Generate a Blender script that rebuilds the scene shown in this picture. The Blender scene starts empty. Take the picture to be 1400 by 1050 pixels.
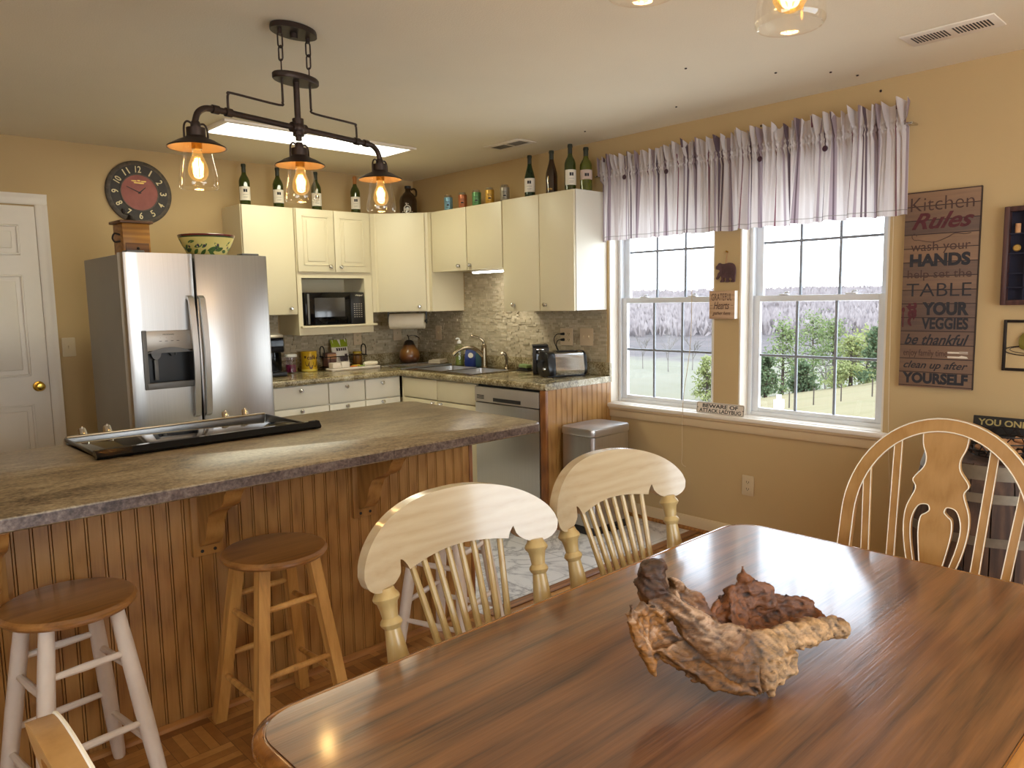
import bpy, bmesh, math, random
from mathutils import Vector, Matrix, Euler, noise
random.seed(7)
PI = math.pi
S = bpy.context.scene
COL = S.collection
H = 2.443

# ------------------------------------------------------------------ colours
def c(r, g=None, b=None):
    if g is None: r, g, b = r
    def f(v):
        v /= 255.0
        return v/12.92 if v <= .04045 else ((v+.055)/1.055)**2.4
    return (f(r), f(g), f(b), 1.0)

# ------------------------------------------------------------------ materials
class NT:
    def __init__(s, name):
        s.m = bpy.data.materials.new(name); s.m.use_nodes = True
        s.t = s.m.node_tree; s.t.nodes.clear()
        s.out = s.t.nodes.new('ShaderNodeOutputMaterial')
    def n(s, kind, _in=None, **props):
        nd = s.t.nodes.new('ShaderNode'+kind)
        for k, v in props.items(): setattr(nd, k, v)
        for k, v in (_in or {}).items():
            sock = nd.inputs[k]
            if isinstance(v, bpy.types.NodeSocket): s.t.links.new(v, sock)
            else: sock.default_value = v
        return nd
    def link(s, a, b): s.t.links.new(a, b)
    def bsdf(s, **kw):
        b = s.n('BsdfPrincipled', kw); s.link(b.outputs[0], s.out.inputs[0]); return b
    def ramp(s, fac, stops, interp='LINEAR'):
        r = s.n('ValToRGB', {'Fac': fac}); r.color_ramp.interpolation = interp
        e = r.color_ramp.elements
        while len(e) < len(stops): e.new(.5)
        for i, (p, col) in enumerate(stops): e[i].position = p; e[i].color = col
        return r.outputs[0]
    def coord(s, scale=(1,1,1), rot=(0,0,0), which='Object'):
        tc = s.n('TexCoord')
        mp = s.n('Mapping', {'Vector': tc.outputs[which], 'Scale': scale, 'Rotation': rot})
        return mp.outputs[0]
    def noise(s, vec, scale=5, detail=4, rough=.5, dist=0):
        return s.n('TexNoise', {'Vector': vec, 'Scale': scale, 'Detail': detail, 'Roughness': rough, 'Distortion': dist}).outputs['Fac']
    def math(s, op, a, b=0.0, cc=0.0, clamp=False):
        nd = s.n('Math', {0: a, 1: b, 2: cc}, operation=op); nd.use_clamp = clamp; return nd.outputs[0]
    def mix(s, fac, a, b, mode='MIX'):
        nd = s.n('Mix', data_type='RGBA', blend_type=mode)
        for i, v in ((0, fac), (6, a), (7, b)):
            if isinstance(v, bpy.types.NodeSocket): s.link(v, nd.inputs[i])
            else: nd.inputs[i].default_value = v
        return nd.outputs[2]
    def bump(s, h, strength=.2, dist=.01):
        return s.n('Bump', {'Height': h, 'Strength': strength, 'Distance': dist}).outputs[0]

def plain(name, col, rough=.5, metal=0, vary=.06, scale=6, bump=0, bscale=120, coat=0, spec=None):
    t = NT(name); v = t.coord()
    f = t.noise(v, scale, 5, .6)
    dk = tuple(x*(1-vary) for x in col[:3])+(1,); lt = tuple(min(1, x*(1+vary)) for x in col[:3])+(1,)
    kw = {'Base Color': t.ramp(f, [(.3, dk), (.7, lt)]), 'Roughness': rough, 'Metallic': metal, 'Coat Weight': coat}
    if spec is not None: kw['Specular IOR Level'] = spec
    if bump: kw['Normal'] = t.bump(t.noise(v, bscale, 3), bump, .004)
    t.bsdf(**kw); return t.m

def wood(name, c1, c2, axis=0, rough=.4, coat=0, scale=1.0, dark=None, bump=.15, streak=14):
    t = NT(name)
    sc = [streak*scale]*3; sc[axis] = 1.1*scale
    v = t.coord(tuple(sc))
    a = t.noise(v, 1.0, 6, .62, 1.6)
    sc2 = [150*scale]*3; sc2[axis] = 5*scale
    v2 = t.coord(tuple(sc2)); b = t.noise(v2, 1.0, 3, .6)
    sc3 = [5*scale]*3; sc3[axis] = .7*scale
    w = t.n('TexWave', {'Vector': t.coord(tuple(sc3)), 'Scale': 2.2, 'Distortion': 7.0, 'Detail': 3.0, 'Detail Scale': 1.2}, wave_type='RINGS').outputs['Fac']
    m = t.math('ADD', t.math('MULTIPLY', a, .55), t.math('ADD', t.math('MULTIPLY', b, .25), t.math('MULTIPLY', w, .2)))
    dk = dark or tuple(x*.6 for x in c1[:3])+(1,)
    colr = t.ramp(m, [(.28, dk), (.42, c1), (.68, c2)])
    t.bsdf(**{'Base Color': colr, 'Roughness': rough, 'Coat Weight': coat, 'Coat Roughness': .12, 'Normal': t.bump(b, bump, .002)})
    return t.m

def emit(name, col, strength):
    t = NT(name); f = t.noise(t.coord(), 3, 2)
    e = t.n('Emission', {'Color': t.ramp(f, [(0, col), (1, tuple(min(1, x*1.04) for x in col[:3])+(1,))]), 'Strength': strength})
    t.link(e.outputs[0], t.out.inputs[0]); return t.m

def glass_thin(name, tint=(1,1,1,1), rough=.02, refl=1.0, ior=1.45):
    t = NT(name)
    lw = t.n('LayerWeight', {'Blend': .5}).outputs['Facing']
    fr = t.n('Math', {0: t.math('POWER', lw, 3.0), 1: .65, 2: .05}, operation='MULTIPLY_ADD')
    tr = t.n('BsdfTransparent', {'Color': tint}); gl = t.n('BsdfGlossy', {'Color': (1,1,1,1), 'Roughness': rough})
    mx = t.n('MixShader', {0: t.math('MULTIPLY', fr.outputs[0], refl)})
    t.link(tr.outputs[0], mx.inputs[1]); t.link(gl.outputs[0], mx.inputs[2]); t.link(mx.outputs[0], t.out.inputs[0])
    return t.m

def solid_glass(name, col, rough=.05):
    t = NT(name)
    f = t.noise(t.coord(), 8, 2)
    t.bsdf(**{'Base Color': t.ramp(f, [(0, col), (1, tuple(x*1.2 for x in col[:3])+(1,))]), 'Roughness': rough, 'Transmission Weight': .35, 'IOR': 1.5, 'Coat Weight': .5})
    return t.m

def brushed(name, col, rough=.3, axis=2, vary=.08):
    t = NT(name); sc = [220, 220, 220]; sc[axis] = 2.0
    f = t.noise(t.coord(tuple(sc)), 1, 2)
    g = t.noise(t.coord(), 1.7, 3)
    dk = tuple(x*(1-vary) for x in col[:3])+(1,)
    t.bsdf(**{'Base Color': t.ramp(f, [(.3, dk), (.7, col)]), 'Metallic': 1.0, 'Roughness': t.math('MULTIPLY_ADD', g, .05, rough-.025), 'Normal': t.bump(f, .03, .001)})
    return t.m

def laminate(name, cols, rough=.3, stretch=(1,1,1), spec=1.0):
    t = NT(name)
    v = t.coord(stretch)
    a = t.noise(v, 4.5, 8, .66, 1.4); b = t.noise(t.coord(), 85, 4, .6); d = t.noise(v, 17, 5, .7, .6)
    m = t.math('ADD', t.math('MULTIPLY', a, .38), t.math('ADD', t.math('MULTIPLY', b, .34), t.math('MULTIPLY', d, .28)))
    col = t.ramp(m, [(.37, cols[0]), (.45, cols[1]), (.53, cols[2]), (.64, cols[3])])
    t.bsdf(**{'Base Color': col, 'Roughness': rough, 'Normal': t.bump(d, .05, .002)})
    return t.m

MAT = {}
M = MAT
M['wall'] = plain('wall_paint', c(192,164,117), .75, vary=.025, scale=1.5, bump=.12, bscale=260)
M['ceiling'] = plain('ceiling_paint', c(230,219,194), .85, vary=.03, scale=1.2, bump=.25, bscale=140)
M['trim'] = plain('trim_paint', c(232,222,206), .42, vary=.02, bump=.03)
M['trim_warm'] = plain('warm_trim_paint', c(214,190,150), .45, vary=.02)
M['vinyl'] = plain('vinyl_frame', c(222,224,226), .35, vary=.02)
M['muntin'] = plain('muntin_grey', c(132,136,142), .4, vary=.02)
M['cab'] = plain('cabinet_cream', c(218,206,174), .4, vary=.015, scale=2)
M['cab_daylit'] = plain('cabinet_cream_daylit', c(224,218,202), .4, vary=.015, scale=2)  # same cabinet cream made lighter, daylight painted into the colour
M['cab_dark'] = plain('cabinet_inside', c(150,130,92), .6)
M['steel'] = brushed('stainless', c(206,204,201), .34, axis=0)
M['steel_v'] = brushed('stainless_vertical', c(200,197,193), .32, axis=2)
M['steel_side'] = plain('fridge_side_grey', c(142,137,126), .45, metal=0, vary=.03)
M['nickel'] = brushed('nickel', c(146,131,106), .24, axis=2)
M['chrome'] = plain('chrome', c(215,213,210), .12, metal=1, vary=.02)
M['champagne'] = brushed('champagne_metal', c(176,158,128), .3, axis=0)
M['brass'] = plain('brass', c(205,165,72), .2, metal=1, vary=.05)
M['black'] = plain('black_plastic', c(22,21,22), .3, vary=.1)
M['black_gloss'] = plain('black_glass', c(7,7,9), .06, vary=.1, spec=.35)
M['black_matte'] = plain('black_matte', c(28,26,26), .6, vary=.1)
M['bronze'] = plain('oil_bronze', c(62,50,44), .45, metal=.7, vary=.2, scale=30, bump=.1)
M['copper_in'] = plain('copper_inside', c(146,116,80), .5, metal=.4, vary=.1)
M['dark_iron'] = plain('dark_iron', c(40,32,28), .5, metal=.5)
M['grey_plastic'] = plain('grey_plastic', c(105,103,100), .4)
M['silver_panel'] = plain('silver_panel', c(172,163,152), .35, metal=.4)
M['white_plastic'] = plain('white_plastic', c(232,230,224), .4)
M['paper'] = plain('paper_white', c(236,224,200), .85, bump=.15, bscale=90)
M['plate_tan'] = plain('cover_plate', c(206,186,150), .45, vary=.02)
M['plate_rose'] = plain('cover_plate_taupe', c(204,182,150), .45, vary=.02)
M['cloth'] = plain('cloth_beige', c(180,165,140), .9, bump=.3, bscale=150)
M['island_top'] = laminate('island_laminate', [c(66,50,36), c(114,96,70), c(146,127,96), c(176,160,130)], .3, (.55,1.5,1))
M['island_edge'] = laminate('island_edge_laminate', [c(40,30,27), c(70,56,50), c(104,88,80), c(142,128,118)], .32, (1,1,1))
M['counter'] = laminate('counter_laminate', [c(48,40,26), c(110,95,64), c(162,147,112), c(206,197,172)], .2)
M['bead'] = wood('beadboard_pine', c(156,110,56), c(174,128,70), axis=2, rough=.42, coat=.15, dark=c(130,88,42), bump=.05)
M['bead_dark'] = wood('oak_dark', c(120,70,30), c(150,95,45), axis=2, rough=.42)
M['oak_base'] = wood('oak_shoe', c(150,98,48), c(180,125,66), axis=0, rough=.45)
M['table'] = wood('table_oak', c(106,67,37), c(138,91,52), axis=0, rough=.28, coat=.9, scale=1.1, dark=c(62,36,18), bump=.3, streak=22)
M['table_edge'] = wood('table_edge_oak', c(128,78,30), c(164,108,46), axis=0, rough=.25, coat=.6)
M['seat_wood'] = wood('stool_seat', c(136,92,48), c(166,117,64), axis=0, rough=.28, coat=.5)
M['stool_wood'] = wood('stool_leg', c(186,136,70), c(208,158,88), axis=2, rough=.4, coat=.15)
M['white_leg'] = plain('whitewashed_wood', c(214,200,184), .5, vary=.05, scale=12)
M['chair'] = wood('cream_chair', c(180,159,126), c(188,169,137), axis=0, rough=.27, coat=.6, dark=c(172,149,114), bump=.03)
M['chair_v'] = wood('cream_chair_post', c(180,152,98), c(190,165,112), axis=2, rough=.32, coat=.3, dark=c(170,139,84), bump=.06)
M['chair_face'] = wood('tan_chair_face', c(168,126,72), c(180,138,84), axis=2, rough=.36, coat=.25, dark=c(156,114,62), bump=.05)
M['chair_edge'] = plain('worn_white_edge', c(236,228,208), .45, vary=.04)
M['threshold'] = wood('threshold_wood', c(122,78,44), c(158,106,62), axis=0, rough=.4)
M['grinder_wood'] = wood('mill_wood', c(150,98,30), c(176,122,44), axis=0, rough=.45)
M['grinder_dark'] = wood('mill_dark', c(96,58,24), c(124,78,34), axis=0, rough=.45)
M['barrel'] = wood('barrel_oak', c(64,44,32), c(92,66,48), axis=2, rough=.7, bump=.4)
M['hoop'] = plain('barrel_hoop', c(112,100,84), .5, metal=.5, vary=.2, scale=14)
M['sign_wood'] = None
M['ink_dark'] = plain('sign_ink_dark', c(44,42,46), .8, vary=.25, scale=60)
M['ink_red'] = plain('sign_ink_red', c(84,36,40), .8, vary=.25, scale=60)
M['ink_brown'] = plain('sign_ink_brown', c(74,52,46), .8, vary=.2, scale=60)
M['ink_white'] = plain('sign_ink_white', c(214,200,180), .8, vary=.1, scale=60)
M['plank_light'] = wood('plaque_tan', c(186,150,116), c(202,168,134), axis=1, rough=.7)
M['navy'] = plain('shadow_box_navy', c(26,24,44), .8, vary=.15)
M['box_frame'] = wood('shadow_box_frame', c(66,40,38), c(88,56,50), axis=2, rough=.5)
M['cork'] = plain('cork', c(186,138,96), .9, vary=.15, scale=80)
M['gold'] = plain('gold_cap', c(196,158,84), .35, metal=.6)
M['bear'] = plain('bear_metal', c(84,58,62), .5, metal=.2, vary=.2, scale=40)
M['plate_white'] = plain('enamel_white', c(226,214,198), .35, vary=.04)
M['bottle_green'] = solid_glass('bottle_green', c(54,66,20))
M['bottle_dkgreen'] = solid_glass('bottle_dark_green', c(18,48,26))
M['bottle_brown'] = solid_glass('bottle_brown', c(52,32,18))
M['bottle_olive'] = solid_glass('bottle_olive', c(96,100,30))
M['label'] = plain('label_paper', c(226,216,198), .7, vary=.04, scale=30)
M['label_pink'] = plain('label_rose', c(196,172,158), .7)
M['foil_dark'] = plain('foil_dark', c(36,40,26), .4)
M['foil_tan'] = plain('foil_tan', c(176,112,48), .4)
M['filament'] = emit('filament_glow', (1, .62, .22, 1), 90)
M['amber'] = None
M['jar'] = glass_thin('jar_glass', (.99, .97, .93, 1), .03, 1.0)
M['pane'] = glass_thin('window_pane', (1, 1, 1, 1), .01, .7)
M['tube'] = emit('panel_light', (1, .95, .82, 1), 4.5)
M['undercab'] = emit('under_cabinet_glow', (1, .97, .9, 1), 16)
M['reddot'] = plain('ladybug_shell', c(40,20,14), .4)

def amber():
    t = NT('amber_bulb')
    lw = t.n('LayerWeight', {'Blend': .35})
    tr = t.n('BsdfTransparent', {'Color': (1, .80, .50, 1)})
    em = t.n('Emission', {'Color': (1, .60, .18, 1), 'Strength': 1.3})
    gl = t.n('BsdfGlossy', {'Roughness': .05})
    m1 = t.n('MixShader', {0: t.math('MULTIPLY_ADD', lw.outputs['Facing'], .35, .18)})
    t.link(tr.outputs[0], m1.inputs[1]); t.link(em.outputs[0], m1.inputs[2])
    m2 = t.n('MixShader', {0: .06}); t.link(m1.outputs[0], m2.inputs[1]); t.link(gl.outputs[0], m2.inputs[2])
    t.link(m2.outputs[0], t.out.inputs[0]); return t.m
M['amber'] = amber()

def sign_wood():
    t = NT('sign_planks')
    v = t.coord()
    sep = t.n('SeparateXYZ', {'Vector': v})
    k = t.math('MULTIPLY', sep.outputs['Z'], 15.5)
    idx = t.math('FLOOR', k)
    rnd = t.n('TexWhiteNoise', {'W': idx}, noise_dimensions='1D').outputs['Value']
    gr = t.noise(t.coord((30, 4, 60)), 1, 5, .6, .5)
    f = t.math('ADD', t.math('MULTIPLY', rnd, .5), t.math('MULTIPLY', gr, .5))
    colr = t.ramp(f, [(.2, c(92,74,66)), (.5, c(118,92,74)), (.8, c(142,110,84))])
    fr = t.math('FRACT', k)
    line = t.math('LESS_THAN', fr, .06)
    colr = t.mix(line, colr, c(48,32,30))
    t.bsdf(**{'Base Color': colr, 'Roughness': .75}); return t.m
M['sign_wood'] = sign_wood()

def parquet():
    t = NT('parquet_floor')
    v = t.coord(which='Object')
    sep = t.n('SeparateXYZ', {'Vector': v})
    k = 1/.165
    x = t.math('MULTIPLY', sep.outputs['X'], k); y = t.math('MULTIPLY', sep.outputs['Y'], k)
    fx, fy = t.math('FLOOR', x), t.math('FLOOR', y)
    ch = t.math('MODULO', t.math('ABSOLUTE', t.math('ADD', fx, fy)), 2)
    along = t.math('ADD', t.math('MULTIPLY', x, ch), t.math('MULTIPLY', y, t.math('SUBTRACT', 1, ch)))
    st = t.math('MULTIPLY', along, 5); si = t.math('FLOOR', st)
    h = t.n('CombineXYZ', {0: t.math('ADD', fx, t.math('MULTIPLY', si, .37)), 1: fy, 2: si})
    rnd = t.n('TexWhiteNoise', {'Vector': h.outputs[0]}, noise_dimensions='3D').outputs['Value']
    gr = t.noise(t.coord((35, 35, 35)), 1, 4, .6)
    f = t.math('ADD', t.math('MULTIPLY', rnd, .6), t.math('MULTIPLY', gr, .4))
    colr = t.ramp(f, [(.15, c(124,78,36)), (.5, c(158,106,52)), (.85, c(190,138,76))])
    gap = t.math('LESS_THAN', t.math('FRACT', st), .05)
    gx = t.math('LESS_THAN', t.math('FRACT', x), .012); gy = t.math('LESS_THAN', t.math('FRACT', y), .012)
    g = t.math('MAXIMUM', gap, t.math('MAXIMUM', gx, gy))
    colr = t.mix(t.math('MULTIPLY', g, .6), colr, c(62,36,16))
    t.bsdf(**{'Base Color': colr, 'Roughness': .35, 'Coat Weight': .2}); return t.m
M['parquet'] = parquet()

def marble_floor():
    t = NT('marble_vinyl')
    v = t.coord()
    a = t.noise(v, 2.2, 8, .6, 2.2)
    vein = t.math('ABSOLUTE', t.math('SUBTRACT', a, .5))
    b = t.noise(v, 1.1, 4)
    colr = t.ramp(vein, [(.0, c(150,148,150)), (.018, c(196,194,194)), (.07, c(226,224,222))])
    colr = t.mix(t.math('MULTIPLY', b, .25), colr, c(190,190,192))
    br = t.n('TexBrick', {'Vector': v, 'Scale': 1.0, 'Mortar Size': .004, 'Brick Width': .46, 'Row Height': .46, 'Color1': (1,1,1,1), 'Color2': (1,1,1,1), 'Mortar': (.55,.55,.55,1)}); br.offset = 0
    colr = t.mix(.7, colr, br.outputs[0], 'MULTIPLY')
    t.bsdf(**{'Base Color': colr, 'Roughness': .3}); return t.m
M['marble'] = marble_floor()

def mosaic():
    t = NT('stone_mosaic')
    g = t.n('NewGeometry')
    n1 = t.noise(t.coord(), 45, 4)
    f = t.math('ADD', t.math('MULTIPLY', g.outputs['Random Per Island'], .65), t.math('MULTIPLY', n1, .35))
    colr = t.ramp(f, [(.1, c(160,147,120)), (.4, c(176,162,134)), (.65, c(186,172,144)), (.9, c(204,191,164))])
    t.bsdf(**{'Base Color': colr, 'Roughness': .5}); return t.m
M['mosaic'] = mosaic()

def valance_mat():
    t = NT('striped_valance')
    uv = t.n('UVMap'); sep = t.n('SeparateXYZ', {'Vector': uv.outputs[0]})
    f = t.math('FRACT', t.math('MULTIPLY', sep.outputs['X'], 1/.27))
    cr, pu, dk = c(218,210,208), c(168,152,158), c(112,96,104)
    colr = t.ramp(f, [(0, pu), (.05, cr), (.12, dk), (.15, cr), (.18, dk), (.22, cr), (.36, pu), (.42, dk), (.45, pu), (.50, cr), (.62, c(206,196,194)), (.70, cr), (.82, c(128,84,94)), (.84, cr)], 'CONSTANT')
    z = sep.outputs['Y']
    hem = t.math('MULTIPLY', t.math('GREATER_THAN', z, .045), t.math('LESS_THAN', z, .053))
    colr = t.mix(t.math('MULTIPLY', hem, .6), colr, c(120,112,100))
    wv = t.noise(t.coord((1,1,1)), 400, 2)
    d = t.n('BsdfDiffuse', {'Color': colr, 'Normal': t.bump(wv, .15, .002)}); tr = t.n('BsdfTranslucent', {'Color': colr})
    m = t.n('MixShader', {0: .40}); t.link(d.outputs[0], m.inputs[1]); t.link(tr.outputs[0], m.inputs[2])
    t.link(m.outputs[0], t.out.inputs[0]); return t.m
M['valance'] = valance_mat()

def driftwood_mat():
    t = NT('weathered_driftwood')
    v = t.coord((1, 1, 1))
    st = t.noise(t.coord((16, 60, 90), (0, .45, .5)), 1, 6, .65, .6)
    n2 = t.noise(v, 24, 6, .7)
    sep = t.n('SeparateXYZ', {'Vector': v})
    g = t.n('NewGeometry'); nz = t.n('SeparateXYZ', {'Vector': g.outputs['Normal']}).outputs['Z']
    f = t.math('ADD', t.math('MULTIPLY', st, .6), t.math('MULTIPLY', n2, .4))
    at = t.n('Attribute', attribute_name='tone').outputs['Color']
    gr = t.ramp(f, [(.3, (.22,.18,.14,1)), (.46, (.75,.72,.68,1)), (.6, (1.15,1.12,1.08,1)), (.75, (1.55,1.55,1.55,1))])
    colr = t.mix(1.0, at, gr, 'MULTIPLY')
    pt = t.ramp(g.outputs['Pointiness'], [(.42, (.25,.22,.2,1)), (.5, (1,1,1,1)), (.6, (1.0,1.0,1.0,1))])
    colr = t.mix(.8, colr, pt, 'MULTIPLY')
    t.bsdf(**{'Base Color': colr, 'Roughness': .55, 'Normal': t.bump(st, .55, .006)}); return t.m
M['drift'] = driftwood_mat()

def leaf(name, a, b):
    a, b = tuple(x*.40 for x in a[:3])+(1,), tuple(x*.40 for x in b[:3])+(1,)
    t = NT(name); g = t.n('NewGeometry')
    colr = t.ramp(g.outputs['Random Per Island'], [(0, a), (1, b)])
    d = t.n('BsdfDiffuse', {'Color': colr}); tr = t.n('BsdfTranslucent', {'Color': colr})
    m = t.n('MixShader', {0: .35}); t.link(d.outputs[0], m.inputs[1]); t.link(tr.outputs[0], m.inputs[2])
    t.link(m.outputs[0], t.out.inputs[0]); return t.m

def terrain_mat():
    t = NT('field_and_hills')
    v = t.coord(); sep = t.n('SeparateXYZ', {'Vector': v})
    d = t.n('VectorMath', {0: v}, operation='LENGTH').outputs['Value']
    n1 = t.noise(v, .35, 6, .65); n2 = t.noise(t.coord((1,1,.3)), .05, 8, .75)
    field = t.ramp(n1, [(.3, c(166,150,108)), (.5, c(180,166,124)), (.7, c(160,152,104))])
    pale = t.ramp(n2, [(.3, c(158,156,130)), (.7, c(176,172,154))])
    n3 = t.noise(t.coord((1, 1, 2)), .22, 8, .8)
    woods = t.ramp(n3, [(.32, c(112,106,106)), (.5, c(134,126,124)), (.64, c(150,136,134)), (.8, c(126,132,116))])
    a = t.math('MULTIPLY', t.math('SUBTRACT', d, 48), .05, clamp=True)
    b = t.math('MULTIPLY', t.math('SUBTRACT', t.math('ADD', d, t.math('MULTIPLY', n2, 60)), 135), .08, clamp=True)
    colr = t.mix(b, t.mix(a, field, pale), woods)  # distance haze painted in as paler ground colours
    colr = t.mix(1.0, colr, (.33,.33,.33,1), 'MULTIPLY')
    t.bsdf(**{'Base Color': colr, 'Roughness': .95, 'Specular IOR Level': .1}); return t.m
# ------------------------------------------------------------------ mesh builder
class MB:
    def __init__(s): s.bm = bmesh.new(); s.uv = None
    def _xf(s, vs, mtx):
        if mtx is not None:
            for v in vs: v.co = mtx @ v.co
    def box(s, x0, x1, y0, y1, z0, z1, bev=0, seg=2, mtx=None):
        r = bmesh.ops.create_cube(s.bm, size=1.0); vs = r['verts']
        for v in vs:
            v.co = Vector((x0 if v.co.x < 0 else x1, y0 if v.co.y < 0 else y1, z0 if v.co.z < 0 else z1))
        if bev:
            es = list({e for v in vs for e in v.link_edges})
            rr = bmesh.ops.bevel(s.bm, geom=es, offset=bev, segments=seg, affect='EDGES', profile=.5)
            vs = rr['verts']
        s._xf(vs, mtx); return s
    def cyl(s, p0, p1, r0, r1=None, n=16, cap=True, mtx=None):
        r1 = r0 if r1 is None else r1
        p0, p1 = Vector(p0), Vector(p1); d = (p1-p0)
        q = d.normalized().to_track_quat('Z', 'Y').to_matrix()
        rings = []
        for p, r in ((p0, r0), (p1, r1)):
            rings.append([s.bm.verts.new(p + q @ Vector((r*math.cos(2*PI*i/n), r*math.sin(2*PI*i/n), 0))) for i in range(n)])
        for i in range(n):
            s.bm.faces.new((rings[0][i], rings[0][(i+1) % n], rings[1][(i+1) % n], rings[1][i]))
        if cap:
            s.bm.faces.new(list(reversed(rings[0]))); s.bm.faces.new(rings[1])
        s._xf(rings[0]+rings[1], mtx); return s
    def lathe(s, prof, n=24, at=(0,0,0), mtx=None, sx=1.0, sy=1.0):
        at = Vector(at); rings = []; allv = []
        for r, z in prof:
            if r < 1e-5:
                v = s.bm.verts.new(at+Vector((0,0,z))); rings.append([v]); allv.append(v)
            else:
                rg = [s.bm.verts.new(at+Vector((sx*r*math.cos(2*PI*i/n), sy*r*math.sin(2*PI*i/n), z))) for i in range(n)]
                rings.append(rg); allv += rg
        for a, b in zip(rings, rings[1:]):
            for i in range(n):
                j = (i+1) % n
                if len(a) == 1 and len(b) == 1: continue
                if len(a) == 1: s.bm.faces.new((a[0], b[j], b[i]))
                elif len(b) == 1: s.bm.faces.new((a[i], a[j], b[0]))
                else: s.bm.faces.new((a[i], a[j], b[j], b[i]))
        s._xf(allv, mtx); return s
    def tube(s, pts, r, n=8, closed=False, mtx=None, flat=None):
        pts = [Vector(p) for p in pts]; m = len(pts)
        rad = r if isinstance(r, (list, tuple)) else [r]*m
        rings = []; ref = None; allv = []
        for i, p in enumerate(pts):
            a = pts[(i-1) % m] if (closed or i) else p; b = pts[(i+1) % m] if (closed or i < m-1) else p
            t = (b-a).normalized()
            if ref is None: ref = t.orthogonal().normalized()
            ref = (ref - t*ref.dot(t)).normalized()
            bn = t.cross(ref)
            rg = [s.bm.verts.new(p+(ref*math.cos(2*PI*k/n)+bn*math.sin(2*PI*k/n))*rad[i]) for k in range(n)]
            rings.append(rg); allv += rg
        rng = range(m) if closed else range(m-1)
        for i in rng:
            a, b = rings[i], rings[(i+1) % m]
            for k in range(n): s.bm.faces.new((a[k], a[(k+1) % n], b[(k+1) % n], b[k]))
        if not closed:
            s.bm.faces.new(list(reversed(rings[0]))); s.bm.faces.new(rings[-1])
        s._xf(allv, mtx); return s
    def ribbon(s, pts, wdir, w, t, closed=False):
        """rectangular section swept along pts; wdir gives the width direction, thickness is across the path"""
        pts = [Vector(p) for p in pts]; m = len(pts); wd = Vector(wdir).normalized(); rings = []
        for i, p in enumerate(pts):
            a = pts[(i-1) % m] if (closed or i) else p; b = pts[(i+1) % m] if (closed or i < m-1) else p
            tn = (b-a).normalized(); nn = tn.cross(wd).normalized()
            rings.append([s.bm.verts.new(p+wd*(w/2*sx)+nn*(t/2*sy)) for sx, sy in ((1,1),(-1,1),(-1,-1),(1,-1))])
        for i in (range(m) if closed else range(m-1)):
            a, b = rings[i], rings[(i+1) % m]
            for k in range(4): s.bm.faces.new((a[k], a[(k+1) % 4], b[(k+1) % 4], b[k]))
        if not closed:
            s.bm.faces.new(list(reversed(rings[0]))); s.bm.faces.new(rings[-1])
        return s
    def prism(s, poly, h0, h1, plane='xy', bev=0, seg=2, mtx=None):
        def P(a, b, h): return {'xy': (a,b,h), 'xz': (a,h,b), 'yz': (h,a,b)}[plane]
        lo = [s.bm.verts.new(P(a,b,h0)) for a,b in poly]; hi = [s.bm.verts.new(P(a,b,h1)) for a,b in poly]
        fs = [s.bm.faces.new(list(reversed(lo))), s.bm.faces.new(hi)]; n = len(poly)
        for i in range(n): s.bm.faces.new((lo[i], lo[(i+1) % n], hi[(i+1) % n], hi[i]))
        vs = lo+hi
        if bev:
            es = [e for f in fs for e in f.edges]
            vs = bmesh.ops.bevel(s.bm, geom=es, offset=bev, segments=seg, affect='EDGES', profile=.5)['verts']
            vs = list({v for v in vs}|{v for v in lo+hi if v.is_valid})
        s._xf(vs, mtx); return s
    def sphere(s, ctr, r, sc=(1,1,1), n=16, mtx=None):
        rr = bmesh.ops.create_uvsphere(s.bm, u_segments=n, v_segments=max(6, n//2), radius=r)
        for v in rr['verts']: v.co = Vector((v.co.x*sc[0], v.co.y*sc[1], v.co.z*sc[2]))+Vector(ctr)
        s._xf(rr['verts'], mtx); return s
    def grid(s, fn, nu, nv, uvfn=None, closed_u=False):
        vs = [[s.bm.verts.new(fn(i/nu, j/nv)) for j in range(nv+1)] for i in range(nu if closed_u else nu+1)]
        if uvfn and s.uv is None: s.uv = s.bm.loops.layers.uv.new('UVMap')
        for i in range(nu):
            i2 = (i+1) % nu if closed_u else i+1
            for j in range(nv):
                f = s.bm.faces.new((vs[i][j], vs[i2][j], vs[i2][j+1], vs[i][j+1]))
                if uvfn:
                    for lp, (a, b) in zip(f.loops, ((i,j),(i+1,j),(i+1,j+1),(i,j+1))): lp[s.uv].uv = uvfn(a/nu, b/nv)
        return s
    def slab(s, top, bot):
        """closed solid between two grids of the same size"""
        nu, nv = len(top), len(top[0]); T = [[s.bm.verts.new(p) for p in r] for r in top]; B = [[s.bm.verts.new(p) for p in r] for r in bot]
        for i in range(nu-1):
            for j in range(nv-1):
                s.bm.faces.new((T[i][j], T[i+1][j], T[i+1][j+1], T[i][j+1])); s.bm.faces.new((B[i][j], B[i][j+1], B[i+1][j+1], B[i+1][j]))
        for i in range(nu-1):
            s.bm.faces.new((T[i][0], B[i][0], B[i+1][0], T[i+1][0])); s.bm.faces.new((T[i][-1], T[i+1][-1], B[i+1][-1], B[i][-1]))
        for j in range(nv-1):
            s.bm.faces.new((T[0][j], T[0][j+1], B[0][j+1], B[0][j])); s.bm.faces.new((T[-1][j], B[-1][j], B[-1][j+1], T[-1][j+1]))
        return s
    def add(s, me, mtx=None):
        n0 = len(s.bm.verts); s.bm.from_mesh(me); s.bm.verts.ensure_lookup_table()
        s._xf(s.bm.verts[n0:], mtx); return s
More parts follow.
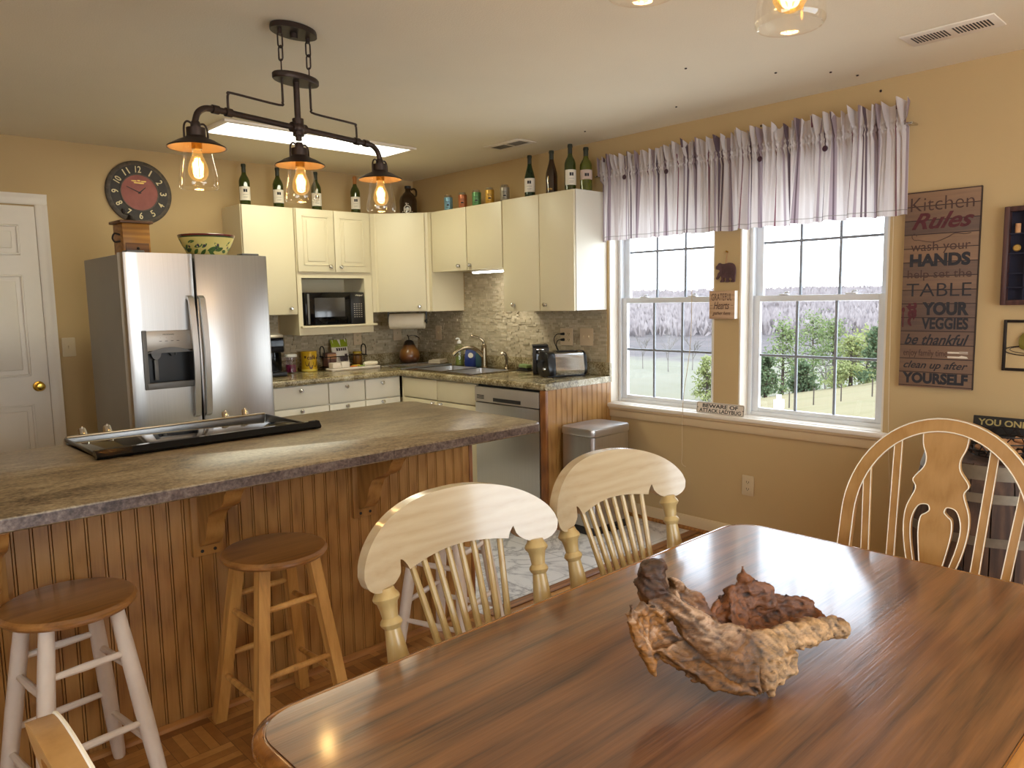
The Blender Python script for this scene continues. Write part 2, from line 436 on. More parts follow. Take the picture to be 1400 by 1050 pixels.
    def build(s, name, mat, parent=None, loc=None, smooth=35, normals=True):
        if normals: bmesh.ops.recalc_face_normals(s.bm, faces=s.bm.faces)
        me = bpy.data.meshes.new(name); s.bm.to_mesh(me); s.bm.free()
        if smooth:
            me.polygons.foreach_set('use_smooth', [True]*len(me.polygons)); me.set_sharp_from_angle(angle=math.radians(smooth))
        return link(name, me, mat, parent, loc)

def link(name, me, mat, parent=None, loc=None):
    o = bpy.data.objects.new(name, me); COL.objects.link(o)
    if mat is not None: me.materials.append(M[mat] if isinstance(mat, str) else mat)
    if parent is not None: o.parent = parent
    if loc is not None: o.location = loc
    return o

def tag(o, label, cat, group=None, kind=None):
    o['label'] = label; o['category'] = cat
    if group: o['group'] = group
    if kind: o['kind'] = kind
    return o
def thing(name, label, cat, loc=(0,0,0), rz=0, group=None):
    o = bpy.data.objects.new(name, None); COL.objects.link(o); o.empty_display_size = .1
    o.location = loc; o.rotation_euler = (0, 0, rz)
    return tag(o, label, cat, group)
def struct(o):
    o['kind'] = 'structure'; return o
def sempty(name, loc=(0,0,0)):
    o = bpy.data.objects.new(name, None); COL.objects.link(o); o.location = loc; o['kind'] = 'structure'; return o
def dup(o, parent=None, loc=None, rz=None, label=None):
    n = o.copy(); COL.objects.link(n)
    if parent is not None: n.parent = parent
    if loc is not None: n.location = loc
    if rz is not None: n.rotation_euler = (0, 0, rz)
    if label: n['label'] = label
    for ch in list(o.children): dup(ch, n)
    return n

# writing: local X = reading direction, local Y = up, extruded towards the reader
RIGHT_WALL = Matrix(((0,0,-1,0),(-1,0,0,0),(0,1,0,0),(0,0,0,1)))     # reads along -Y, faces -X
BACK_WALL = Matrix(((1,0,0,0),(0,0,-1,0),(0,1,0,0),(0,0,0,1)))       # reads along +X, faces -Y
def text_mesh(s, size, ext=.0006, shear=0, off=0, width=None, height=None, spacing=1.0):
    cu = bpy.data.curves.new('writing', 'FONT'); cu.body = s; cu.size = size; cu.extrude = ext; cu.shear = shear; cu.offset = off
    cu.align_x = 'CENTER'; cu.align_y = 'CENTER'; cu.space_character = spacing; cu.resolution_u = 4
    o = bpy.data.objects.new('writing', cu); COL.objects.link(o)
    bpy.context.view_layer.update()
    me = bpy.data.meshes.new_from_object(o.evaluated_get(bpy.context.evaluated_depsgraph_get()))
    bpy.data.objects.remove(o); bpy.data.curves.remove(cu)
    if me.vertices:
        xs = [v.co.x for v in me.vertices]; ys = [v.co.y for v in me.vertices]
        cx, cy = (min(xs)+max(xs))/2, (min(ys)+max(ys))/2
        kx = width/(max(xs)-min(xs)) if width else 1; ky = height/(max(ys)-min(ys)) if height else 1
        for v in me.vertices: v.co.x = (v.co.x-cx)*kx; v.co.y = (v.co.y-cy)*ky
    return me
def outline_mesh(loops, ext=.01, bev=0):
    """filled 2D outlines (later loops are holes), extruded +-ext"""
    cu = bpy.data.curves.new('outline', 'CURVE'); cu.dimensions = '2D'; cu.fill_mode = 'BOTH'; cu.extrude = ext; cu.bevel_depth = bev; cu.bevel_resolution = 1
    for lp in loops:
        sp = cu.splines.new('POLY'); sp.points.add(len(lp)-1)
        for p, q in zip(sp.points, lp): p.co = (q[0], q[1], 0, 1)
        sp.use_cyclic_u = True
    o = bpy.data.objects.new('outline', cu); COL.objects.link(o)
    bpy.context.view_layer.update()
    me = bpy.data.meshes.new_from_object(o.evaluated_get(bpy.context.evaluated_depsgraph_get()))
    bpy.data.objects.remove(o); bpy.data.curves.remove(cu); return me
def smooth_loop(pts, k=6, closed=True):
    out = []; n = len(pts)
    for i in range(n if closed else n-1):
        p0, p1, p2, p3 = (pts[(i+j-1) % n] if closed else pts[max(0, min(n-1, i+j-1))] for j in range(4))
        for q in range(k):
            t = q/k
            out.append(tuple(.5*((2*p1[d])+(-p0[d]+p2[d])*t+(2*p0[d]-5*p1[d]+4*p2[d]-p3[d])*t*t+(-p0[d]+3*p1[d]-3*p2[d]+p3[d])*t**3) for d in range(len(p1))))
    if not closed: out.append(tuple(pts[-1]))
    return out
def T(x=0, y=0, z=0): return Matrix.Translation((x, y, z))
def rrect(x0, x1, y0, y1, r, k=6):
    out = []
    for cx, cy, a0 in ((x1-r, y1-r, 0), (x0+r, y1-r, 90), (x0+r, y0+r, 180), (x1-r, y0+r, 270)):
        out += [(cx+r*math.cos(math.radians(a0+90*i/k)), cy+r*math.sin(math.radians(a0+90*i/k))) for i in range(k+1)]
    return out
def arc(cx, cy, r, a0, a1, k=8): return [(cx+r*math.cos(math.radians(a0+(a1-a0)*i/k)), cy+r*math.sin(math.radians(a0+(a1-a0)*i/k))) for i in range(k+1)]
# ------------------------------------------------------------------ room shell
X0, Y0 = -5.6, -7.2
struct(MB().box(X0-.1, .16, Y0-.1, -2.835, -.1, 0).box(X0-.1, -1.73, -2.835, -2.65, -.1, 0).build('floor', 'parquet', smooth=0))
struct(MB().box(-1.73, .16, -2.835, .12, -.1, 0).box(X0-.1, -1.73, -2.65, .12, -.1, 0).build('floor_tile', 'marble', smooth=0))
tr = MB().box(-1.715, -.03, -2.86, -2.80, 0.0005, .007, .002); struct(tr.build('trim_1', 'threshold'))
struct(MB().box(X0-.1, .16, Y0-.1, .12, H, H+.1).build('ceiling', 'ceiling', smooth=0))
struct(MB().box(X0-.1, .16, 0, .12, 0, H).build('wall_back', 'wall', smooth=0))
WIN = [(-2.925, -2.135), (-3.885, -3.085)]; WZ0, WZ1 = .735, 2.10
w = MB(); 
w.box(0, .16, -2.135, 0, 0, H); w.box(0, .16, -3.085, -2.925, WZ0, WZ1); w.box(0, .16, Y0, -3.885, 0, H)
w.box(0, .16, -3.885, -2.135, 0, WZ0); w.box(0, .16, -3.885, -2.135, WZ1, H)
struct(w.build('wall_right', 'wall', smooth=0))
# the side of the room behind the photographer, with its own window openings
w = MB(); LW = (-6.2, -4.6)
w.box(X0-.1, X0, Y0, LW[0], 0, H).box(X0-.1, X0, LW[1], 0, 0, H).box(X0-.1, X0, LW[0], LW[1], 0, .8).box(X0-.1, X0, LW[0], LW[1], 2.1, H)
struct(w.build('wall_left', 'wall', smooth=0))
w = MB(); FW = (-3.6, -1.0)
w.box(X0, FW[0], Y0-.1, Y0, 0, H).box(FW[1], 0, Y0-.1, Y0, 0, H).box(FW[0], FW[1], Y0-.1, Y0, 0, .5).box(FW[0], FW[1], Y0-.1, Y0, 2.1, H)
struct(w.build('wall_front', 'wall', smooth=0))
# windows
def window(k, y0, y1):
    e = sempty('window_%d' % k, (0, y1, WZ0)); h = WZ1-WZ0; L = y1-y0     # local y runs 0 .. -L
    j = MB(); th = .01
    j.box(.002, .16, -th, -.0005, 0, h).box(.002, .16, -L+.0005, -L+th, 0, h).box(.002, .16, -L+th, -th, h-th, h-.0005)
    struct(j.build('jamb_lining', 'trim', e, smooth=0))
    f = MB(); fw = .034
    f.box(.085, .158, -fw, -th, 0.001, h-th, .003).box(.085, .158, -L+th, -L+fw, 0.001, h-th, .003)
    f.box(.085, .158, -L+fw, -fw, 0.001, .026, .003).box(.085, .158, -L+fw, -fw, h-.05, h-th, .003)
    f.box(.078, .088, -fw-.004, -fw+.008, .02, h-.05).box(.078, .088, -L+fw-.008, -L+fw+.004, .02, h-.05)
    struct(f.build('window_frame', 'vinyl', e))
    for nm, x, z0, z1 in (('lower_sash', .094, .026, .690), ('upper_sash', .124, .655, h-.05)):
        s = MB(); st = .042; r0 = .022 if nm[0] == 'l' else .034; r1 = .034
        s.box(x, x+.026, -fw-st, -fw, z0, z1, .003).box(x, x+.026, -L+fw, -L+fw+st, z0, z1, .003)
        s.box(x, x+.026, -L+fw+st, -fw-st, z0, z0+r0, .003).box(x, x+.026, -L+fw+st, -fw-st, z1-r1, z1, .003)
        so = struct(s.build(nm, 'vinyl', e))
        a, b = -fw-st, -L+fw+st
        g = MB().box(x+.012, x+.014, b, a, z0+r0, z1-r1).build('pane', 'pane', so, smooth=0); struct(g)
        m = MB()
        for q in (1, 2): yy = a+(b-a)*q/3; m.box(x+.007, x+.019, yy-.007, yy+.007, z0+r0, z1-r1, .002)
        zz = (z0+r0+z1-r1)/2; m.box(x+.0065, x+.0195, b, a, zz-.007, zz+.007, .002)
        struct(m.build('muntins', 'muntin', so))
        if nm[0] == 'l':
            for q in (.27, .73):
                lk = MB().box(x-.008, x+.022, -L*q-.028, -L*q+.028, z1, z1+.008, .003).tube([(x+.005, -L*q, z1+.006), (x-.002, -L*q-.012, z1+.016), (x-.008, -L*q-.034, z1+.017)], .005, 6)
                struct(lk.build('sash_lock', 'vinyl', so))
window(1, *WIN[0]); window(2, *WIN[1])
struct(MB().box(-.042, -.0005, -3.945, -2.098, .712, .736, .006).box(-.0005, .084, -2.924, -2.136, .7355, .738).box(-.0005, .084, -3.884, -3.086, .7355, .738).build('trim_2', 'trim'))
ap = MB().prism([(-.0005, .645), (-.012, .645), (-.018, .655), (-.018, .69), (-.03, .7), (-.03, .7115), (-.0005, .7115)], -3.915, -2.125, 'xz')
struct(ap.build('trim_3', 'trim_warm'))
bb = MB().prism([(0, 0), (-.014, 0), (-.014, .06), (-.010, .072), (-.006, .084), (0, .086)], Y0+.02, -2.17, 'xz')
struct(bb.build('baseboard_right', 'trim_warm'))
sh = MB().prism([(-.0145, 0.0005), (-.032, 0.0005), (-.030, .012), (-.024, .018), (-.0145, .02)], Y0+.02, -2.17, 'xz')
struct(sh.build('trim_4', 'oak_base'))
struct(MB().box(-2.733, -2.66, -.014, -.0005, 0, .086, .003).build('baseboard_back', 'trim'))
# panelled door in the back wall
d = sempty('door_1', (-3.61, 0, 0)); 
slab = MB(); slab.box(.005, .805, -.012, -.001, .01, 2.035)
for xa, xb in ((.09, .36), (.45, .715)):
    for za, zb in ((1.745, 1.925), (1.02, 1.63), (.2, .85)):
        slab.box(xa, xb, -.0125, -.012, za, zb)
        for q in (xa, xb-.014): slab.box(q, q+.014, -.019, -.012, za, zb, .005)
        for q in (za, zb-.014): slab.box(xa, xb, -.019, -.012, q, q+.014, .005)
        slab.box(xa+.04, xb-.04, -.018, -.012, za+.04, zb-.04, .005)
struct(slab.build('door_leaf', 'trim', d))
ca = MB(); prof = [(0, -.001), (.0, -.012), (.012, -.018), (.03, -.016), (.045, -.022), (.064, -.026), (.066, -.001)]
ca.prism([(.808+a, b) for a, b in prof], 0.001, 2.045, 'xy'); ca.prism([(.002-a, b) for a, b in prof], 0.001, 2.045, 'xy')
ca.prism([(b, 2.045+a) for a, b in prof], -.064, .874, 'yz')
struct(ca.build('door_casing', 'trim', d))
kb = MB().lathe([(0, .062), (.018, .06), (.027, .048), (.026, .036), (.014, .026), (.011, .012), (.03, .008), (.032, 0), (0, 0)], 20, mtx=Matrix.Translation((.748, -.012, .955)) @ Matrix.Rotation(PI/2, 4, 'X'))
struct(kb.build('door_knob', 'brass', d))

# ------------------------------------------------------------------ cover plates on walls
def cover_plate(name, label, loc, mtx, w, h, kind, mat='plate_tan', group=None):
    """mtx turns local X=along, Y=up, Z=out"""
    t = thing(name, label, 'switch' if kind == 's' else 'outlet', loc, 0, group)
    p = MB(); p.prism(rrect(-w/2, w/2, -h/2, h/2, .006, 3), .0008, .006, 'xy', .0015, mtx=mtx); p.build('cover_plate', mat, t)
    n = 2 if w > .09 else 1
    for i in range(n):
        ox = (i-(n-1)/2)*.046
        if kind == 's':
            MB().box(ox-.005, ox+.005, -.012, .012, .006, .008, .001, mtx=mtx).box(ox-.0035, ox+.0035, -.002, .009, .008, .016, .001, mtx=mtx).build('toggle', 'plate_tan', t)
        else:
            for oy in (-.02, .02):
                so = MB().prism(rrect(ox-.016, ox+.016, oy-.014, oy+.014, .011, 5), .006, .0075, 'xy', mtx=mtx).build('socket', 'plate_tan', t)
                MB().box(ox-.008, ox-.005, oy-.003, oy+.007, .0075, .008, mtx=mtx).box(ox+.005, ox+.008, oy-.003, oy+.006, .0075, .008, mtx=mtx).cyl((ox, oy-.007, .0075), (ox, oy-.007, .008), .0025, n=8, mtx=mtx).build('slot', 'black_matte', so)
    return t
def W3(m): return m.to_3x3().to_4x4()
cover_plate('light_switch', 'cream toggle light switch between the white door and the refrigerator', (-2.68, 0, 1.184), W3(BACK_WALL), .075, .118, 's')
cover_plate('wall_outlet', 'tan double outlet low on the wall under the windows', (0, -3.159, .34), W3(RIGHT_WALL), .075, .118, 'o')
BS = .014   # thickness of the tile backsplash
cover_plate('tile_outlet', 'taupe outlet on the tile below the microwave shelf', (-.615, -BS-.003, 1.145), W3(BACK_WALL), .075, .118, 'o', 'plate_rose')
cover_plate('tile_outlet', 'taupe cover plate on the tile above the painted pear', (-.225, -BS-.003, 1.165), W3(BACK_WALL), .085, .12, 's', 'plate_rose')
cover_plate('tile_outlet', 'narrow taupe cover plate on the tile just right of the paper towels', (-BS-.003, -.325, 1.165), W3(RIGHT_WALL), .075, .118, 's', 'plate_rose')
plug_plate = cover_plate('tile_outlet', 'taupe double outlet above the toaster with two black plugs in it', (-BS-.003, -1.775, 1.165), W3(RIGHT_WALL), .118, .118, 'o', 'plate_rose')
cover_plate('tile_switch', 'taupe double switch plate on the tile nearest the window', (-BS-.003, -1.958, 1.168), W3(RIGHT_WALL), .118, .118, 's', 'plate_rose')

# ------------------------------------------------------------------ backsplash of stacked stone strips
bs = MB(); rg = random.Random(3)
def tiles(a0, a1, z0, z1, put):
    z = z0; row = 0
    while z < z1-.002:
        hh = rg.choice((.010, .015, .015, .02)); zt = min(z+hh, z1)
        a = a0-rg.random()*.05
        while a < a1:
            b = a+rg.choice((.022, .032, .045, .06)); aa, bb_ = max(a, a0), min(b, a1)
            dd = .005+rg.random()**3*.0088
            if bb_-aa > .006: put(aa+.0004, bb_-.0004, z+.0004, zt-.0004, dd)
            a = b
        z = zt
ZS = 1.002
tiles(-1.85, -.004, ZS, 1.199, lambda a, b, z0, z1, d: bs.box(a, b, -d, -.001, z0, z1))
tiles(-1.85, -1.285, 1.199, 1.345, lambda a, b, z0, z1, d: bs.box(a, b, -d, -.001, z0, z1))
tiles(-.64, -.004, 1.199, 1.345, lambda a, b, z0, z1, d: bs.box(a, b, -d, -.001, z0, z1))
tiles(-2.12, -.006, ZS, 1.345, lambda a, b, z0, z1, d: bs.box(-d, -.001, a, b, z0, z1))
tiles(-1.455, -.66, 1.345, 1.645, lambda a, b, z0, z1, d: bs.box(-d, -.001, a, b, z0, z1))
tag(bs.build('tile_backsplash', 'mosaic', smooth=0), 'stacked grey beige stone tile backsplash behind the kitchen counters', 'backsplash')

# ------------------------------------------------------------------ cabinets
def knob(parent, x, y, z, mat='chrome', r=.014, name='knob'):
    """knob on a front facing -Y at local (x, y, z)"""
    MB().lathe([(0, .027), (.008, .0265), (r, .02), (r, .015), (.006, .010), (.006, .003), (.011, .0015), (.011, 0), (0, 0)], 14, mtx=T(x, y, z) @ Matrix.Rotation(PI/2, 4, 'X')).build(name, mat, parent)
def slab_front(name, par, x0, x1, z0, z1, y, mat, th=.018):
    return MB().box(x0, x1, y, y+th, z0, z1, .003).build(name, mat, par)
RZ = -PI/2    # front towards -X, local +x runs towards the camera
# 1 tall single-door wall cabinet
t = thing('wall_cabinet', 'cream wall cabinet with one plain door right above the refrigerator', 'cabinet', (-1.661, 0, 0))
MB().box(0, .383, -.300, -.002, 1.350, 2.105).build('carcass', 'cab', t, smooth=0)
dr = slab_front('door', t, .004, .378, 1.352, 2.102, -.32, 'cab'); knob(dr, .325, -.32, 1.394)
# 2 microwave cabinet
t = thing('microwave_cabinet', 'cream wall cabinet with two panelled doors over an open microwave niche', 'cabinet', (-1.276, 0, 0))
W = .626; b = MB()
b.box(0, .034, -.318, -.002, 1.199, 2.105).box(W-.068, W, -.318, -.002, 1.199, 2.105).box(.034, W-.068, -.318, -.002, 2.09, 2.105)
b.box(.034, W-.068, -.318, -.002, 1.612, 1.66).box(.034, W-.068, -.02, -.002, 1.199, 2.09).box(.034, W-.068, -.318, -.3, 1.199, 1.25)
b.build('carcass', 'cab', t, smooth=0)
MB().box(.010, W+.018, -.352, -.022, 1.2505, 1.266, .003).build('shelf', 'cab', t)
for x0, x1, kx in ((.006, .302, .262), (.308, .604, .348)):
    dm = MB().box(x0, x1, -.338, -.3185, 1.655, 2.1, .003)
    for q in (x0+.045, x1-.057): dm.box(q, q+.012, -.342, -.3375, 1.70, 2.055, .003)
    for q in (1.70, 2.043): dm.box(x0+.045, x1-.045, -.342, -.3375, q, q+.012, .003)
    dm.box(x0+.075, x1-.075, -.343, -.3375, 1.73, 2.025, .004)
    dd = dm.build('door', 'cab', t); knob(dd, kx, -.338, 1.693)
# 3 diagonal corner cabinet
t = thing('corner_cabinet', 'cream diagonal corner wall cabinet with one plain door above the pear', 'cabinet', (0, 0, 0))
MB().prism([(-.647, -.002), (-.647, -.318), (-.61, -.318), (-.318, -.61), (-.318, -.647), (-.002, -.647), (-.002, -.002)], 1.35, 2.105, 'xy').build('carcass', 'cab', t, smooth=0)
e = Vector((-.464, -.464, 0)); R45 = Matrix.Translation(e) @ Matrix.Rotation(-PI/4, 4, 'Z')
dr = MB().box(-.185, .182, -.0195, -.0015, 1.355, 2.10, .003, mtx=R45).build('door', 'cab', t)
MB().lathe([(0, .027), (.008, .0265), (.014, .02), (.014, .015), (.006, .010), (.006, .003), (.011, 0), (0, 0)], 14, mtx=R45 @ T(.13, -.0195, 1.39) @ Matrix.Rotation(PI/2, 4, 'X')).build('knob', 'chrome', dr)
# 4 short cabinet over the sink
t = thing('sink_wall_cabinet', 'short cream two-door wall cabinet above the kitchen sink', 'cabinet', (0, -.649, 0), RZ)
MB().box(0, .808, -.30, -.002, 1.652, 2.105).build('carcass', 'cab', t, smooth=0)
for x0, x1, kx in ((.012, .420, .335), (.427, .803, .462)):
    dd = slab_front('door', t, x0, x1, 1.648, 2.102, -.32, 'cab'); knob(dd, kx, -.32, 1.684)
# 5 tall two-door cabinet beside the window
t = thing('window_wall_cabinet', 'tall cream two-door wall cabinet between the sink and the window', 'cabinet', (0, -1.459, 0), RZ)
MB().box(0, .661, -.30, -.002, 1.352, 2.108).build('carcass', 'cab_daylit', t, smooth=0)  # lighter cream stands in for window light on the side panel
for x0, x1, kx in ((.004, .351, .107), (.357, .658, .407)):
    dd = slab_front('door', t, x0, x1, 1.350, 2.106, -.32, 'cab'); knob(dd, kx, -.32, 1.391)
# under-cabinet strip light
t = thing('strip_light', 'slim lit strip light under the short cabinet above the sink', 'light', (-.25, -1.26, 1.627), RZ)
MB().box(-.19, .19, -.03, .03, .009, .019, .002).build('housing', 'white_plastic', t)
MB().box(-.18, .18, -.026, .026, -.002, .0085, .003).build('diffuser', 'undercab', t)
# base cabinets on the back wall
def base_column(t, x0, x1, zs, mat, kn=True):
    for z0, z1, kz in zs:
        o = slab_front('drawer', t, x0+.004, x1-.004, z0, z1, -.61, mat)
        if kn and kz: knob(o, (x0+x1)/2-.008, -.61, kz, r=.015)
t = thing('base_cabinet', 'cream base cabinet, lightened as if daylit, with drawers under the coffee things', 'cabinet', (-1.83, 0, 0))
MB().box(0, 1.218, -.59, -.002, .1, .872).box(0, 1.218, -.53, -.002, .001, .1).build('carcass', 'cab_daylit', t, smooth=0)  # cream finish lightened here to stand in for daylight
Z4 = [(.722, .866, .833), (.505, .713, .692), (.31, .497, .40), (.11, .302, .2)]
base_column(t, .19, .603, Z4, 'cab_daylit'); base_column(t, .603, .901, Z4, 'cab_daylit'); base_column(t, .901, 1.208, Z4, 'cab_daylit')
slab_front('filler', t, .0, .188, .11, .866, -.61, 'cab_daylit')
# sink base cabinet
t = thing('sink_base_cabinet', 'cream base cabinet with two false fronts and doors under the sink', 'cabinet', (0, 0, 0), RZ)
MB().box(.002, .606, -.588, -.002, .1, .70).box(.612, 1.488, -.588, -.57, .1, .872).box(.612, .63, -.57, -.002, .1, .872).box(1.47, 1.488, -.57, -.002, .1, .872).box(.63, 1.47, -.57, -.002, .1, .118).box(.64, 1.488, -.53, -.51, .001, .1).build('carcass', 'cab', t, smooth=0)
slab_front('filler', t, .6115, .633, .11, .866, -.606, 'cab')
for x0, x1, kx in ((.636, 1.047, 1.005), (1.055, 1.484, 1.098)):
    slab_front('false_drawer', t, x0, x1, .720, .862, -.61, 'cab')
    o = slab_front('door', t, x0, x1, .11, .711, -.61, 'cab'); knob(o, kx, -.61, .695, r=.012)
# dishwasher
t = thing('dishwasher', 'stainless steel dishwasher at the end of the sink counter', 'dishwasher', (0, -1.492, 0), RZ)
MB().box(.004, .606, -.60, -.03, .09, .868).box(.01, .60, -.55, -.05, .001, .09).build('tub', 'black_matte', t, smooth=0)
dd = MB().box(.004, .606, -.632, -.601, .10, .752, .006).build('door', 'steel_v', t)
pp = MB().box(.004, .606, -.636, -.601, .757, .856, .006).build('control_panel', 'silver_panel', t)
MB().box(.19, .45, -.6372, -.636, .768, .792, .0005).build('pocket_handle', 'black_matte', pp)
MB().box(.03, .10, -.637, -.636, .798, .803).box(.03, .10, -.637, -.636, .788, .793).box(.03, .10, -.637, -.636, .778, .783).build('vent', 'black_matte', pp)
# beadboard end panel
def beadboard(x0, x1, z0, z1, y, pitch=.0485, th=.016, first=.05):
    """panel facing -Y with bead grooves, as one outline extruded upwards"""
    pts = [(x0, y+th), (x0, y)]
    x = x0+first
    while x < x1-.012:
        pts += [(x-.0055, y), (x-.0042, y+.008), (x-.0025, y+.001), (x+.0025, y+.001), (x+.0042, y+.008), (x+.0055, y)]
        x += pitch
    pts += [(x1, y), (x1, y+th)]
    return MB().prism(pts, z0, z1, 'xy')
t = thing('end_panel', 'honey pine beadboard panel closing the end of the sink counter', 'panel', (0, -2.138, 0))
beadboard(-.607, -.004, .001, .872, -.016, first=.07).build('beadboard', 'bead', t, smooth=20)
MB().box(-.632, -.608, -.017, .03, .001, .872, .002).build('corner_strip', 'bead_dark', t)

# countertop in an L with a hole for the sink
ct = MB(); Z0, Z1 = .8735, .914
ct.box(-1.85, -.63, -.615, -.001, Z0, Z1).box(-.63, -.001, -.60, -.001, Z0, Z1)
ct.box(-.615, -.56, -2.158, -.60, Z0, Z1).box(-.075, -.001, -2.158, -.60, Z0, Z1)
ct.box(-.56, -.075, -.63, -.60, Z0, Z1).box(-.56, -.075, -2.158, -1.37, Z0, Z1)
nose = [(0, Z0), (-.012, Z0), (-.018, Z0+.006), (-.021, Z0+.018), (-.018, Z1-.008), (-.010, Z1), (0, Z1)]
ct.prism([(-.615+a, z) for a, z in nose], -.615, -.615, 'xz') if False else None
ct.prism([(-.615+a, z) for a, z in nose], -2.158, -.615, 'xz'); ct.prism([(-.615+a, z) for a, z in nose], -1.85, -.62, 'yz')
ct.box(-1.85, -.022, -.022, -.001, Z1, 1.0, .004).box(-.022, -.001, -2.158, -.001, Z1, 1.0, .004)
tag(ct.build('countertop', 'counter', smooth=25), 'L-shaped speckled tan laminate kitchen countertop with low splash', 'countertop')

# sink
t = thing('kitchen_sink', 'double bowl stainless steel sink set in the counter', 'sink', (-.3175, -1.0, .914))
sm = MB(); xs = (-.245, .245); ys = (-.375, .375)
b1 = (-.195, .16, .02, .34); b2 = (-.195, .16, -.34, -.02)
def ringp(x0, x1, y0, y1, z, r): return [Vector((a, b_, z)) for a, b_ in rrect(x0, x1, y0, y1, r, 5)]
# rim plates around the two bowls
for x0, x1, y0, y1 in ((-.255, -.195, -.385, .385), (.16, .255, -.385, .385), (-.195, .16, .34, .385), (-.195, .16, -.385, -.34), (-.195, .16, -.02, .02)):
    sm.box(x0, x1, y0, y1, .0008, .005, 0)
sm.build('rim', 'nickel', t, smooth=0)
for x0, x1, y0, y1 in (b1, b2):
    bw = MB()
    bw.grid(lambda u, v, q=(x0, x1, y0, y1): (lambda pr: Vector((pr[0], pr[1], .004-.155*v)) if v < .9 else Vector((pr[0], pr[1], -.15)))(
        rrect(q[0]+.02*v*v, q[1]-.02*v*v, q[2]+.02*v*v, q[3]-.02*v*v, .03, 5)[int(round(u*24)) % 24]), 24, 6, closed_u=True)
    bw.box(x0+.02, x1-.02, y0+.02, y1-.02, -.153, -.149)
    bo = bw.build('bowl', 'steel', t, smooth=40)
    MB().cyl(((x0+x1)/2, (y0+y1)/2, -.149), ((x0+x1)/2, (y0+y1)/2, -.146), .04, n=20).build('drain', 'chrome', bo)
# faucet
t = thing('faucet', 'brushed nickel kitchen faucet with a low arched spout behind the sink', 'faucet', (-.105, -.995, .9195))
MB().lathe([(0, 0), (.03, 0), (.03, .006), (.024, .012), (.0225, .06), (.021, .13), (.019, .165), (.012, .178), (0, .18)], 20).build('body', 'nickel', t)
sp = smooth_loop([(-.01, .005, .085), (-.045, .02, .125), (-.09, .035, .150), (-.14, .055, .152), (-.185, .072, .138), (-.22, .086, .115), (-.232, .09, .100)], 5, False)
MB().tube(sp, [.017-.006*i/(len(sp)-1) if i < len(sp)-8 else .0135 for i in range(len(sp))], 12).build('spout', 'nickel', t)
MB().tube(smooth_loop([(.0, 0, .165), (-.005, .0, .195), (-.03, .012, .222), (-.07, .028, .238), (-.095, .038, .243)], 4, False), [.012, .012, .012, .011, .011, .011, .010, .010, .009, .009, .009, .009, .009, .009, .009, .009, .008][:17], 10).build('lever', 'nickel', t)
t = thing('side_sprayer', 'small hooked nickel side sprayer right of the faucet', 'sprayer', (-.105, -1.245, .9195))
MB().lathe([(0, 0), (.02, 0), (.02, .005), (.014, .012), (.012, .03), (0, .03)], 16).build('base', 'nickel', t)
MB().tube(smooth_loop([(0, 0, .028), (.002, 0, .07), (-.004, .002, .1), (-.02, .012, .118), (-.036, .02, .108)], 4, False), .0115, 10).build('spray_head', 'nickel', t)
